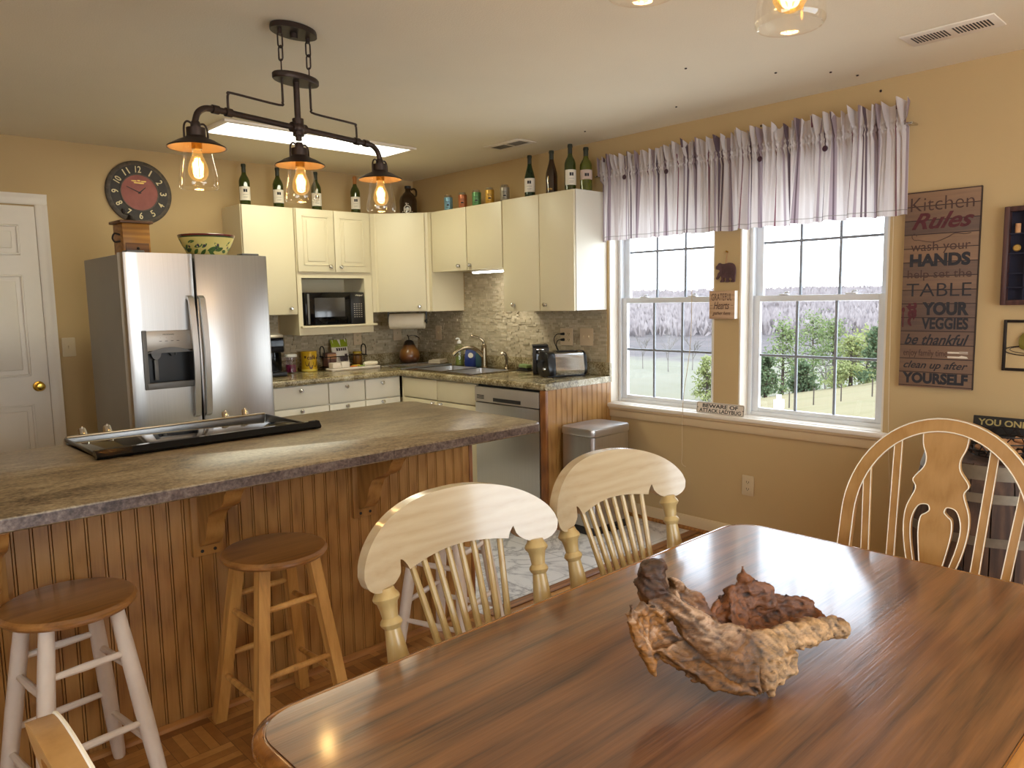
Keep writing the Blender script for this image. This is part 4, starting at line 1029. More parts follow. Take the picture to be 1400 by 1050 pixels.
o = fd.build('dish_towel', 'cloth', loc=(-.135, -.455, C1+.0125)); o.rotation_euler = (0, 0, .5)
tag(o, 'folded beige dish towel on the drying rack', 'towel')
M['soap_clear'] = glass_thin('soap_bottle', (.82, .86, .72, 1), .08, 1.6); M['soap_green'] = plain('soap_liquid', c(142,150,84), .2, vary=.1)
t = thing('soap_bottle', 'clear soap bottle with white pump and green liquid behind the sink', 'bottle', (-.108, -.70, .9195))
MB().lathe([(0, .0), (.03, 0), (.036, .008), (.036, .13), (.03, .155), (.014, .165), (.014, .172), (0, .172)], 20).build('bottle_body', 'soap_clear', t)
MB().lathe([(0, .003), (.033, .003), (.033, .07), (0, .07)], 20).build('liquid', 'soap_green', t)
MB().lathe([(0, .0), (.017, 0), (.017, .02), (.006, .022), (.006, .04), (0, .04)], 16, at=(0, 0, .1725)).tube([(0, 0, .21), (-.02, 0, .213), (-.035, 0, .208)], .006, 8).build('pump', 'white_plastic', t)
M['blue_bottle'] = plain('dish_soap_blue', c(28,44,104), .25, vary=.08); M['teal'] = plain('teal_box', c(24,72,76), .5, vary=.1)
t = thing('dish_soap', 'dark blue squeeze bottle of dish soap behind the sink', 'bottle', (-.113, -.845, .9195), -.75)
MB().prism(smooth_loop([(-.042, .0), (-.046, .06), (-.040, .115), (-.024, .142), (.024, .142), (.040, .115), (.046, .06), (.042, .0)], 4), -.022, .022, 'xz', .006).build('bottle_body', 'blue_bottle', t)
MB().lathe([(0, 0), (.018, 0), (.016, .014), (0, .015)], 14, at=(0, 0, .1425)).build('cap', 'blue_bottle', t)
MB().lathe([(0, 0), (.020, 0), (.020, .001), (0, .001)], 20, mtx=T(0, -.0225, .085) @ B3).build('label', 'label', t)
o = MB().box(-.032, .032, -.022, .022, 0, .108, .003).box(-.0325, .0325, -.0225, -.0221, .015, .095).build('sponge_box', 'teal', loc=(-.092, -.932, .9195)); o.rotation_euler = (0, 0, -.8)
tag(o, 'dark teal carton between the blue dish soap and the faucet', 'box')
t = thing('sponge_dish', 'black sponge dish with a green sponge right of the side sprayer', 'sponge', (-.10, -1.44, C1), -PI/2)
MB().prism(rrect(-.06, .06, -.04, .035, .015, 4), 0, .012, 'xy', .003).prism(rrect(-.05, .045, -.03, .028, .012, 4), .0125, .022, 'xy', .003).build('dish', 'black', t)
M['sponge'] = plain('sponge_green', c(120,140,88), .95, vary=.2, scale=60, bump=.6, bscale=260)
MB().prism(rrect(-.045, .04, -.028, .026, .006, 3), .0225, .046, 'xy', .004, mtx=Matrix.Rotation(.05, 4, 'Y')).build('sponge', 'sponge', t)
# can opener and toaster
t = thing('can_opener', 'tall black electric can opener behind the toaster', 'can opener', (-.205, -1.70, C1), -.75)
MB().prism([(-.055, .05), (-.055, -.05), (.055, -.05), (.055, .05)], 0, .19, 'xy', .01).prism([(-.058, .052), (-.058, -.052), (.05, -.052), (.05, .052)], .1905, .205, 'xy', .005).build('case', 'black', t)
MB().box(-.032, .032, -.056, -.0505, .02, .17, .002).build('face', 'black_gloss', t)
MB().cyl((-.01, -.0565, .155), (-.01, -.066, .155), .010, n=12).box(-.03, .02, -.063, -.057, .168, .176, .001).box(-.02, -.008, -.060, -.0565, .08, .125, .004).build('cutter', 'chrome', t)
MB().box(.056, .0595, -.046, .046, .02, .185, .001).build('side_band', 'silver_panel', t)
t = thing('toaster', 'black and polished steel two-slice toaster at the end of the counter', 'toaster', (-.205, -1.905, C1), -.36)
sil = smooth_loop([(-.075, .012), (-.078, .1), (-.066, .152), (-.03, .165), (.03, .165), (.066, .152), (.078, .1), (.075, .012)], 4)
TR = Matrix.Rotation(PI/2, 4, 'Z')
MB().prism([(a, b) for a, b in sil], -.09, .12, 'yz').build('steel_body', 'chrome', t, smooth=40)
MB().prism([(a*1.05, b*1.02-.002) for a, b in sil], -.145, -.0905, 'yz', .012).build('front_end', 'black', t)
MB().prism([(a*1.04, b*1.015-.001) for a, b in sil], .1205, .14, 'yz', .008).build('rear_end', 'black', t)
MB().box(-.06, .095, -.045, -.018, .1655, .168, .001).box(-.06, .095, .018, .045, .1655, .168, .001).build('slots', 'black_matte', t)
MB().box(-.14, .14, -.06, .06, 0, .0115, .003).build('feet', 'black', t)
MB().box(-.149, -.1455, -.006, .006, .03, .13, .001).box(-.175, -.1455, -.022, .022, .1, .114, .003).build('lever', 'black_matte', t)
MB().lathe([(0, .012), (.012, .011), (.014, 0), (0, 0)], 16, mtx=T(-.1455, -.03, .055) @ Matrix.Rotation(-PI/2, 4, 'Y')).build('dial', 'chrome', t)
for k, (yp, zp, tgt) in enumerate(((-1.752, 1.185, (-.075, -1.76, 1.05)), (-1.752, 1.145, (-.06, -1.80, 1.0)))):
    pg = MB().cyl((-.0255, yp, zp), (-.05, yp+.004, zp), .011, .008, n=10)
    pts = smooth_loop([(-.05, yp+.004, zp), (-.07-.02*k, yp+.03-.03*k, zp-.005), (-.065-.02*k, yp+.055-.045*k, zp-.05), tuple(Vector(tgt)+Vector((0, 0, -.02))), (tgt[0]-.005-.03*k, tgt[1], .96), (tgt[0]-.005-.03*k, tgt[1]+.005, .93)], 5, False)
    pg.tube(pts, .0032, 6)
    tag(pg.build('power_cord', 'black'), ('black plug and cord in the upper socket above the toaster', 'black plug and cord in the lower socket above the toaster')[k], 'cord', 'cords above the toaster')
# ------------------------------------------------------------------ trash can
t = thing('trash_can', 'stainless steel step trash can against the pine end panel', 'trash can', (-.352, -2.315, 0))
MB().prism(rrect(-.178, .178, -.13, .13, .03, 5), .05, .60, 'xy').build('bin_body', 'steel_v', t)
MB().prism(rrect(-.18, .18, -.132, .132, .03, 5), .002, .0495, 'xy', .003).build('plinth', 'black', t)
MB().prism(rrect(-.182, .182, -.134, .134, .032, 5), .603, .65, 'xy', .008).build('lid', 'steel', t)
MB().box(-.05, .05, -.165, -.1325, .008, .022, .004).build('pedal', 'black', t)

# ------------------------------------------------------------------ island
t = thing('island_countertop', 'brown grey marbled laminate island top with rounded corners', 'countertop')
r = .05
outl = [(-4.6, -3.128)] + arc(-1.64-r, -3.128+r, r, -90, 0, 6) + arc(-1.60-.07, -2.11-.07, .07, 0, 90, 6) + [(-2.363, -2.11), (-2.363, -2.546), (-3.184, -2.546), (-3.184, -2.11), (-4.6, -2.11)]
MB().prism(outl, .873, .9135, 'xy', .007, 3).build('top', 'island_top', t, smooth=50)
ed = []
eo = [(-4.6, -3.1285)] + arc(-1.64-r, -3.1285+r, r+.0005, -90, 0, 6) + arc(-1.60-.07, -2.1095-.07, .0705, 0, 60, 5)
em = MB()
for (a, b) in zip(eo, eo[1:]):
    dv = Vector((b[0]-a[0], b[1]-a[1], 0)).normalized(); n = Vector((dv.y, -dv.x, 0))*.0012
    vs = [em.bm.verts.new(p) for p in ((a[0]+n.x, a[1]+n.y, .878), (b[0]+n.x, b[1]+n.y, .878), (b[0]+n.x, b[1]+n.y, .907), (a[0]+n.x, a[1]+n.y, .907))]; em.bm.faces.new(vs)
em.build('edge_band', 'island_edge', t, smooth=0)
t = thing('island_cabinet', 'honey pine beadboard island base with overhang brackets', 'cabinet', (0, -2.75, 0))
MB().box(-4.55, -3.19, .018, .60, .001, .871).box(-3.19, -2.357, .018, .19, .001, .871).box(-2.357, -1.742, .018, .60, .001, .871).build('carcass', 'cab', t, smooth=0)
beadboard(-4.55, -1.742, .001, .871, 0).build('beadboard', 'bead', t, smooth=20)
MB().box(-1.7415, -1.722, -.004, .60, .001, .871, .002).build('end_board', 'bead_dark', t)
MB().prism([(-.0005, .0005), (-.018, .0005), (-.016, .012), (-.008, .019), (-.0005, .02)], -4.55, -1.722, 'yz').build('shoe_moulding', 'oak_base', t)
def corbel(x):
    pf = [(-.0185, .87), (-.275, .87), (-.275, .846), (-.262, .84), (-.24, .80), (-.195, .775), (-.14, .755), (-.105, .72), (-.09, .68), (-.075, .645), (-.05, .62), (-.0185, .61)]
    pf = [pf[0], pf[1], pf[2]]+smooth_loop(pf[2:], 3, False)[1:]
    co = MB().prism(pf, x-.03, x+.03, 'yz', .003).box(x-.052, x+.052, -.018, -.0008, .575, .871, .003).build('corbel', 'bead', t)
    MB().cyl((x-.022, -.0182, .592), (x-.022, -.0195, .592), .006, n=10).cyl((x+.022, -.0182, .592), (x+.022, -.0195, .592), .006, n=10).build('screw_hole', 'black_matte', co)
for x in (-3.555, -2.925, -2.30): corbel(x)
# range set into the island, its back towards the stools
t = thing('kitchen_range', 'black glass-topped range set into the island with chrome front knobs', 'stove', (-2.7735, -2.28, 0))
MB().box(-.400, .400, -.252, .21, .03, .905).box(-.38, .38, -.23, .18, .001, .03).build('range_body', 'black', t, smooth=0)
MB().box(-.40, .40, -.235, .215, .9165, .925, .002).build('glass_top', 'black_gloss', t)
MB().prism([(-.262, .9155), (-.268, .925), (-.250, .945), (-.228, .945), (-.205, .928), (-.205, .9255), (-.236, .9255), (-.236, .9155)], -.418, .418, 'yz').build('rear_trim', 'black_gloss', t)
MB().box(-.408, -.4005, -.236, .215, .9155, .929, .002).box(.4005, .408, -.236, .215, .9155, .929, .002).build('side_trim', 'black', t)
fp = MB().prism([(.2155, .926), (.232, .930), (.262, .916), (.262, .80), (.2155, .80)], -.403, .403, 'yz', .002).build('control_panel', 'steel', t)
MB().box(-.40, .40, .212, .231, .9265, .9345, .002).build('front_strip', 'champagne', t)
for x in (-.335, -.245, .235, .325):
    k = MB().lathe([(0, .034), (.013, .033), (.015, .026), (.017, .006), (.022, .003), (.022, 0), (0, 0)], 16).box(-.003, .003, -.014, .014, .03, .038, .001)
    MB().add(k.build('x', None).data, T(x, .252, .922) @ Matrix.Rotation(-.45, 4, 'X')).build('knob', 'chrome', t)
    for o in [o for o in COL.objects if o.name == 'x']: bpy.data.objects.remove(o)
MB().box(-.385, .385, .2105, .245, .2, .78, .006).build('oven_door', 'black_gloss', t)
MB().tube([(-.32, .246, .72), (-.32, .28, .72), (.32, .28, .72), (.32, .246, .72)], .010, 10).build('handle', 'steel', t)

# ------------------------------------------------------------------ bar stools
def stool(label, loc, rz, legmat, square):
    t = thing('bar_stool', label, 'stool', loc, rz, 'bar stools at the island')
    MB().lathe([(0, .585), (.15, .585), (.166, .59), (.172, .598), (.172, .606), (.165, .614), (.15, .617), (0, .616)], 40).build('seat', 'seat_wood', t)
    tops = [(sx*.088, sy*.088, .584) for sx, sy in ((-1,-1),(1,-1),(1,1),(-1,1))]; bots = [(sx*.158, sy*.158, .002) for sx, sy in ((-1,-1),(1,-1),(1,1),(-1,1))]
    for a, b in zip(tops, bots):
        lg = MB()
        if square: lg.cyl(b, a, .0265, .0265, n=4)
        else: lg.tube([Vector(b).lerp(Vector(a), q) for q in (0, .03, .15, .5, .8, 1)], [.017, .019, .021, .023, .0215, .019], 12)
        lo = lg.build('leg', legmat, t)
        if square: MB().cyl((b[0], b[1], .0005), (b[0], b[1], .0018), .017, n=12).build('floor_glide', 'white_plastic', lo)
    for k in range(4):
        for z in ((.17, .40) if k % 2 else (.24, .45)):
            q = (z-.002)/.582; a = Vector(bots[k]).lerp(Vector(tops[k]), q); b = Vector(bots[(k+1) % 4]).lerp(Vector(tops[(k+1) % 4]), q)
            d = (b-a).normalized()*.012
            MB().tube([a+d, a.lerp(b, .5), b-d], [.009, .0115, .009], 10).build('rung', legmat, t)
    return t
stool('bar stool with brown seat and whitewashed round legs, largest and furthest left', (-3.395, -2.972, 0), .12, 'white_leg', False)
stool('all natural oak bar stool with square legs between the two brackets', (-2.785, -2.975, 0), .02, 'stool_wood', True)
stool('bar stool with whitewashed legs half hidden behind the dining chair back', (-2.06, -3.0, 0), .35, 'white_leg', False)

# ------------------------------------------------------------------ dining table
TX0, TX1, TY0, TY1, TZ = -3.42, -1.855, -5.07, -4.15, .75
t = thing('dining_table', 'glossy brown oak dining table with rounded corners and moulded edge', 'table', ((TX0+TX1)/2, (TY0+TY1)/2, 0))
hx, hy = (TX1-TX0)/2, (TY1-TY0)/2
tm = MB(); loops = []
for off, z in ((-.03, .715), (-.006, .716), (0, .724), (0, .738), (-.004, .746), (-.012, .750), (-.017, .7503), (-.0185, .7485), (-.021, .7485)):
    loops.append([Vector((x, y, z)) for x, y in rrect(-hx-off, hx+off, -hy-off, hy+off, .10+off, 10)])
rings = [[tm.bm.verts.new(p) for p in l] for l in loops]
for a, b in zip(rings, rings[1:]):
    for i in range(len(a)): tm.bm.faces.new((a[i], a[(i+1) % len(a)], b[(i+1) % len(a)], b[i]))
tm.bm.faces.new(list(reversed(rings[0])))
tm.build('edge_moulding', 'table_edge', t, smooth=50)
MB().prism(rrect(-hx+.0215, hx-.0215, -hy+.0215, hy-.0215, .08, 10), .735, .7505, 'xy', .0015).build('tabletop', 'table', t)
MB().box(-hx+.10, hx-.10, -hy+.08, -hy+.10, .62, .714).box(-hx+.10, hx-.10, hy-.10, hy-.08, .62, .714).box(-hx+.08, -hx+.10, -hy+.08, hy-.08, .62, .714).box(hx-.10, hx-.08, -hy+.08, hy-.08, .62, .714).build('apron', 'table_edge', t, smooth=0)
for sx in (-1, 1):
    for sy in (-1, 1):
        MB().lathe([(0, 0.002), (.02, .002), (.028, .02), (.024, .08), (.032, .3), (.038, .45), (.03, .5), (.04, .52), (.03, .54), (.042, .56), (.042, .615), (0, .615)], 20, at=(sx*(hx-.14), sy*(hy-.14), 0)).box(sx*(hx-.14)-.04, sx*(hx-.14)+.04, sy*(hy-.14)-.04, sy*(hy-.14)+.04, .6155, .714, .003).build('leg', 'table_edge', t)

# ------------------------------------------------------------------ press-back chairs (front of the chair faces local -Y)
def seat_and_legs(t, mat='chair', legmat='chair_v', back_y=.2):
    sp = smooth_loop([(-.21, -.20), (-.13, -.225), (.13, -.225), (.21, -.20), (.215, 0), (.19, .18), (.10, .215), (-.10, .215), (-.19, .18), (-.215, 0)], 4)
    MB().prism(sp, .42, .452, 'xy', .008).build('seat', mat, t)
    for sx in (-1, 1):
        for sy, bx, by in ((-1, .20, -.20), (1, .20, .215)):
            a = Vector((sx*.15, sy*.14, .419)); b = Vector((sx*bx, by, .002))
            MB().tube([b.lerp(a, q) for q in (0, .1, .3, .45, .5, .55, .7, 1)], [.013, .015, .018, .021, .015, .022, .019, .016], 12).build('leg', legmat, t)
        MB().tube([(sx*.185, -.185, .15), (sx*.188, 0, .15), (sx*.188, .195, .15)], [.008, .012, .008], 8).build('stretcher', legmat, t)
    MB().tube([(-.186, 0, .15), (0, 0, .15), (.186, 0, .15)], [.008, .012, .008], 8).build('stretcher', legmat, t)
def lean(z): return .135+.13*max(0, (z-.45))/.55     # the back leans backwards
def press_back(label, loc, rz):
    t = thing('dining_chair', label, 'chair', loc, rz, 'cream dining chairs along the island side of the table')
    seat_and_legs(t)
    HWD = .275
    def up(u): return .885+.119*max(0, 1-abs(u)**2.3)**.56 if abs(u) < 1 else .885      # upper outline
    def low(u):
        a = abs(u)
        if a > .60: # round lobe
            q = (a-.79)/.21
            return .885-.040*max(0, 1-abs(q)**2.2)**.5+.006*max(0, -q)
        if a > .52: return .868+.023*math.sin((a-.52)/.08*PI/2)
        return .864+.016*math.cos(a/.52*PI/2)
    N = 120; front, back = [], []
    for i in range(N+1):
        u = -1+2*i/N; x = HWD*u; bend = .055*(1-u*u)
        z0, z1 = low(u), max(up(u), low(u)+.002); fr_, bk = [], []
        for j in range(9):
            z = z0+(z1-z0)*j/8; y = lean(z)-.03+bend
            e = min(1, min(j, 8-j)+.6)
            fr_.append(Vector((x, y-.013, z))); bk.append(Vector((x, y+.013, z)))
        front.append(fr_); back.append(bk)
    MB().slab(front, back).build('crest_rail', 'chair', t, smooth=40)
    for sx in (-1, 1):
        xt, xb = sx*.217, sx*.195
        # turned post along a leaning axis
        a = Vector((xb, lean(.452)-.005, .453)); b = Vector((xt, lean(.846)-.012, .849)); L = (b-a).length
        q = (b-a).to_track_quat('Z', 'Y').to_matrix().to_4x4()
        pf = [(0, 0), (.015, 0), (.017, .05*L), (.026, .17*L), (.028, .24*L), (.026, .36*L), (.0265, .50*L), (.0245, .60*L), (.0195, .72*L), (.0165, .795*L), (.0215, .81*L), (.0235, .822*L), (.0215, .836*L), (.0165, .85*L), (.0185, .89*L), (.0215, .925*L), (.027, .94*L), (.0285, .952*L), (.026, .966*L), (.0215, .98*L), (.019, 1.0*L), (0, L)]
        MB().lathe(pf, 20, mtx=Matrix.Translation(a) @ q).build('post', 'chair_v', t)
    for k in range(8):
        s = (k-3.5)/3.5; xt, xb = s*.128, s*.062
        u = xt/HWD; zt = low(u)+.003
        MB().tube([(xb, lean(.452)+.01, .453), ((xt+xb)/2, (lean(.66)+lean(.452))/2+.02, .655), (xt, lean(zt)-.03+.055*(1-u*u), zt)], [.0075, .0085, .007], 8).build('spindle', 'chair_v', t)
    return t
press_back('cream press-back dining chair in front of the half-hidden stool', (-2.838, -4.27, 0), 0)
press_back('cream press-back dining chair further right, in front of the steel trash can', (-2.288, -4.27, 0), 0)

# bow-back chairs with a pierced splat (front faces local -Y)
def bow_back(label, loc, rz):
    t = thing('dining_chair', label, 'chair', loc, rz, 'bow-back dining chairs at the table ends')
    seat_and_legs(t, 'chair_face', 'chair_face')
    A, ZC, B = .262, .76, .305
    def bow(k, A_=A, B_=B):
        return [(-A_*.93, .453), (-A_*.97, .55), (-A_, .66)]+[(-A_*math.cos(PI*i/32), ZC+B_*math.sin(PI*i/32)) for i in range(33)]+[(A_, .66), (A_*.97, .55), (A_*.93, .453)]
    bm_ = MB(); out = bow(0); inn = [(x*(1-.036/A), ZC+(z-ZC)*(1-.036/B) if z > ZC else z) for x, z in out]
    def P(x, z, y): return Vector((x, lean(z)+.0+y, z))
    rings = []
    for (ox, oz), (ix, iz) in zip(out, inn):
        rings.append([bm_.bm.verts.new(P(ox, oz, -.012)), bm_.bm.verts.new(P(ox, oz, .012)), bm_.bm.verts.new(P(ix, iz, .012)), bm_.bm.verts.new(P(ix, iz, -.012))])
    for a, b in zip(rings, rings[1:]):
        for k in range(4): bm_.bm.faces.new((a[k], a[(k+1) % 4], b[(k+1) % 4], b[k]))
    bm_.bm.faces.new(rings[0]); bm_.bm.faces.new(list(reversed(rings[-1])))
    bb_ = bm_.build('bow', 'chair_face', t, smooth=40)
    eg = MB()
    for lp in (out, inn): eg.tube([P(x, z, -.0118) for x, z in lp], .0019, 6)
    eg.build('worn_edge', 'chair_edge', bb_)
    # splat
    h0, h1 = .453, 1.03
    half = [(.030, .453), (.034, .52), (.046, .60), (.072, .69), (.083, .76), (.080, .81), (.062, .862), (.072, .888), (.047, .925), (.044, .955), (.056, .99), (.060, 1.04)]
    sl = smooth_loop(half, 4, False)
    outer = [(x, z) for x, z in sl]+[(-x, z) for x, z in reversed(sl)]
    slot = smooth_loop([(.020, .55), (.029, .56), (.042, .64), (.060, .72), (.064, .775), (.050, .815), (.026, .822), (.019, .808), (.028, .797), (.040, .785), (.042, .745), (.033, .68), (.021, .61)], 4)
    loops = [outer, slot, [(-x, z) for x, z in slot]]
    me = outline_mesh(loops, .009)
    m = MB().add(me); sp_ = None
    for v in m.bm.verts:
        x, z, d = v.co; v.co = P(x, z, d)
    sp_ = m.build('splat', 'chair_face', t, smooth=30)
    eg = MB()
    for lp in loops: eg.tube([P(x, z, -.0092) for x, z in lp], .0016, 5, closed=True)
    eg.build('worn_edge', 'chair_edge', sp_)
    for x0 in (.205, .125):
        for sx in (-1, 1):
            xt = sx*x0; xb = sx*(x0*.80); zt = ZC+B*math.sqrt(1-(x0/A)**2)-.03
            s2 = MB().ribbon([P(xb, .453, 0), P((xb+xt)/2, (.453+zt)/2, .0), P(xt, zt, 0)], (1, 0, 0), .021, .012).build('spindle', 'chair_face', t, smooth=0)
            MB().tube([P(xb-.0105, .453, -.0062), P(xt-.0105, zt, -.0062)], .0014, 5).tube([P(xb+.0105, .453, -.0062), P(xt+.0105, zt, -.0062)], .0014, 5).build('worn_edge', 'chair_edge', s2)
    return t
bow_back('tan bow-back dining chair with pierced splat at the window end of the table', (-1.785, -4.618, 0), -PI/2)
bow_back('tan bow-back dining chair at the island end of the table, only its top corner showing', (-3.46, -4.61, 0), PI/2)
# ------------------------------------------------------------------ driftwood on the table
def driftwood():
    m = MB(); V = Vector
    def plate(tl, tr, br, bl, th, bulge=(0,0,0), n=8, taper=1.0):
        tl, tr, br, bl = map(V, (tl, tr, br, bl)); nn = (tr-tl).cross(bl-tl).normalized(); bg = V(bulge)
        top, bot = [], []
        for i in range(n+1):
            u = i/n; a, b = [], []
            for j in range(n+1):
                v = j/n; p = tl.lerp(tr, u).lerp(bl.lerp(br, u), v)+bg*(16*u*(1-u)*v*(1-v)); h = th/2*(1-(1-taper)*u)
                a.append(p+nn*h); b.append(p-nn*h)
            top.append(a); bot.append(b)
        m.slab(top, bot)
    # front blade: high at the left, running down to the foot
    plate((-.150, .085, .205), (.0, .055, .098), (.004, .004, .012), (-.105, .045, .085), .034, (0, -.012, -.006))
    plate((-.128, .095, .222), (-.072, .10, .176), (-.035, .075, .10), (-.118, .078, .15), .026, (0, .004, 0))
    plate((-.085, .105, .165), (-.066, .108, .152), (-.05, .09, .10), (-.08, .085, .11), .018)
    # gnarled knob
    m.sphere((-.160, .09, .232), .026, (1, 1, 1.1)); m.sphere((-.148, .09, .247), .017); m.sphere((-.160, .085, .20), .028, (1, 1, 1.4)); m.sphere((-.145, .08, .165), .028, (1, .9, 1.4)); m.sphere((-.176, .092, .212), .017)
    # left fan lobe
    plate((-.214, .020, .178), (-.166, .055, .182), (-.112, .055, .088), (-.172, .018, .075), .017, (-.004, .02, -.01))
    plate((-.172, .016, .10), (-.115, .055, .10), (.0, .012, .012), (-.10, .004, .040), .022, (0, -.016, -.012))
    plate((-.219, .012, .17), (-.203, .018, .165), (-.165, .012, .07), (-.182, .008, .07), .015)
    m.cyl((-.176, .012, .08), (-.170, .008, .046), .011, .005, 8); m.cyl((-.203, .022, .16), (-.206, .028, .196), .010, .005, 8); m.cyl((-.182, .04, .165), (-.182, .048, .190), .011, .006, 8)
    plate((-.12, .03, .085), (-.06, .01, .055), (.0, .0, .006), (-.08, -.004, .030), .016, (0, -.014, -.004))
    # right arm
    plate((-.005, .052, .092), (.085, .10, .086), (.074, .046, .022), (.008, .006, .008), .032, (0, -.006, .002))
    plate((.05, .08, .090), (.188, .152, .074), (.195, .138, .038), (.072, .066, .056), .026, (0, -.004, .006))
    m.sphere((.194, .145, .052), .024, (1.1, .9, .85)); m.sphere((.12, .118, .074), .022, (1.3, 1, .8))
    # back wall with its broken peak, and the hollow floor
    plate((-.012, .150, .142), (.160, .196, .088), (.180, .150, .058), (-.020, .080, .040), .019, (0, .024, -.012))
    plate((.016, .152, .162), (.080, .168, .132), (.085, .16, .09), (.0, .145, .10), .013)
    m.cyl((.024, .152, .150), (.018, .150, .176), .010, .003, 7)
    plate((-.080, .100, .112), (-.020, .155, .13), (.01, .09, .045), (-.045, .062, .058), .017, (0, .01, -.012))
    plate((-.06, .07, .06), (.09, .14, .055), (.10, .10, .035), (-.01, .02, .02), .022)
    # toes under the front edge
    for x, y, z, r in ((.03, .012, .0, .011), (.048, .024, .013, .010), (.062, .033, .018, .009), (.076, .040, .02, .009), (.106, .085, .046, .008), (.122, .096, .044, .009), (.138, .107, .040, .009)):
        m.cyl((x-.004, y+.006, z+.04), (x, y, z), r*1.3, r*.7, 8)
    o = m.build('x', None)
    md = o.modifiers.new('r', 'REMESH'); md.mode = 'VOXEL'; md.voxel_size = .0035
    sm = o.modifiers.new('s', 'SMOOTH'); sm.iterations = 2; sm.factor = .5
    for nm, sz, st in (('a', .05, .012), ('b', .018, .008)):
        tx = bpy.data.textures.new('wood_'+nm, 'CLOUDS'); tx.noise_scale = sz; tx.noise_depth = 3
        dp = o.modifiers.new(nm, 'DISPLACE'); dp.texture = tx; dp.strength = st; dp.mid_level = .5; dp.texture_coords = 'LOCAL'
    bpy.context.view_layer.update()
    me = bpy.data.meshes.new_from_object(o.evaluated_get(bpy.context.evaluated_depsgraph_get()))
    bpy.data.objects.remove(o)
    # torn grain running along the blade, broken edges and pits
    g = Vector((.70, -.25, -.66)).normalized(); e1 = g.orthogonal().normalized(); e2 = g.cross(e1)
    tone = me.color_attributes.new('tone', 'FLOAT_COLOR', 'POINT')
    def lin(*q): return Vector(c(*q)[:3])
    T_RUST, T_DARK, T_PALE, T_TAN, T_GOLD, T_MID = lin(124,72,32), lin(62,36,22), lin(186,156,130), lin(188,150,106), lin(150,98,36), lin(112,72,28)
    def ss(a_, b_, x): x = max(0, min(1, (x-a_)/(b_-a_))); return x*x*(3-2*x)
    for i, v in enumerate(me.vertices):
        p = v.co.copy(); n = v.normal
        arm = ss(-.01, .05, p.x)
        gd, ga, gb = p.dot(g)*18, p.dot(e1)*130, p.dot(e2)*130
        k1 = noise.noise(Vector((gd, ga, gb))); k2 = noise.noise(Vector((gd*2.2, ga*2.1, gb*2.1)))
        blk = noise.cell(Vector((p.x*70+p.z*30, p.y*70, p.z*75)))
        pit = max(0, noise.noise(p*95)-.28)
        rid = abs(noise.noise(p*42))
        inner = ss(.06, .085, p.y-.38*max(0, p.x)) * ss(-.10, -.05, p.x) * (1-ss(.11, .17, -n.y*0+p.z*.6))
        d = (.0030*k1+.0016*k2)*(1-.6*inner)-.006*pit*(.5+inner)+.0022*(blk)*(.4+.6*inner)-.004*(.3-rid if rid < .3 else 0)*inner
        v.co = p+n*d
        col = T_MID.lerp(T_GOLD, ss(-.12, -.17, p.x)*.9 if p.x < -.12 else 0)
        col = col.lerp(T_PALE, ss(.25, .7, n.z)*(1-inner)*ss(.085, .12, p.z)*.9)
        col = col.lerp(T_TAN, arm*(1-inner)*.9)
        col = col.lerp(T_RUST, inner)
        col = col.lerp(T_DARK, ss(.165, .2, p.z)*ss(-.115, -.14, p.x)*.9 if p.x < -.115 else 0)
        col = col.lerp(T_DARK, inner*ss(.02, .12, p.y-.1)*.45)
        crk = max(0, .10-abs(noise.noise(Vector((gd*.8, ga*.35, gb*.35)))))*9
        col = col*(1+.35*k1-.9*pit-.6*min(1, crk)*(1-.3*inner))
        tone.data[i].color = (max(.01, col.x), max(.008, col.y), max(.005, col.z), 1)
    for v in me.vertices:
        q = 1-.19*(1-max(0, min(1, (v.co.x+.05)/.05))); v.co.z *= q
    zmin = min(v.co.z for v in me.vertices)
    for v in me.vertices: v.co.z -= zmin
    me.polygons.foreach_set('use_smooth', [True]*len(me.polygons))
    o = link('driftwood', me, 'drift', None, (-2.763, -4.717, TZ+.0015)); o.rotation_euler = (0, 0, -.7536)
    tag(o, 'hollow gnarled piece of brown driftwood on the dining table', 'driftwood')
driftwood()

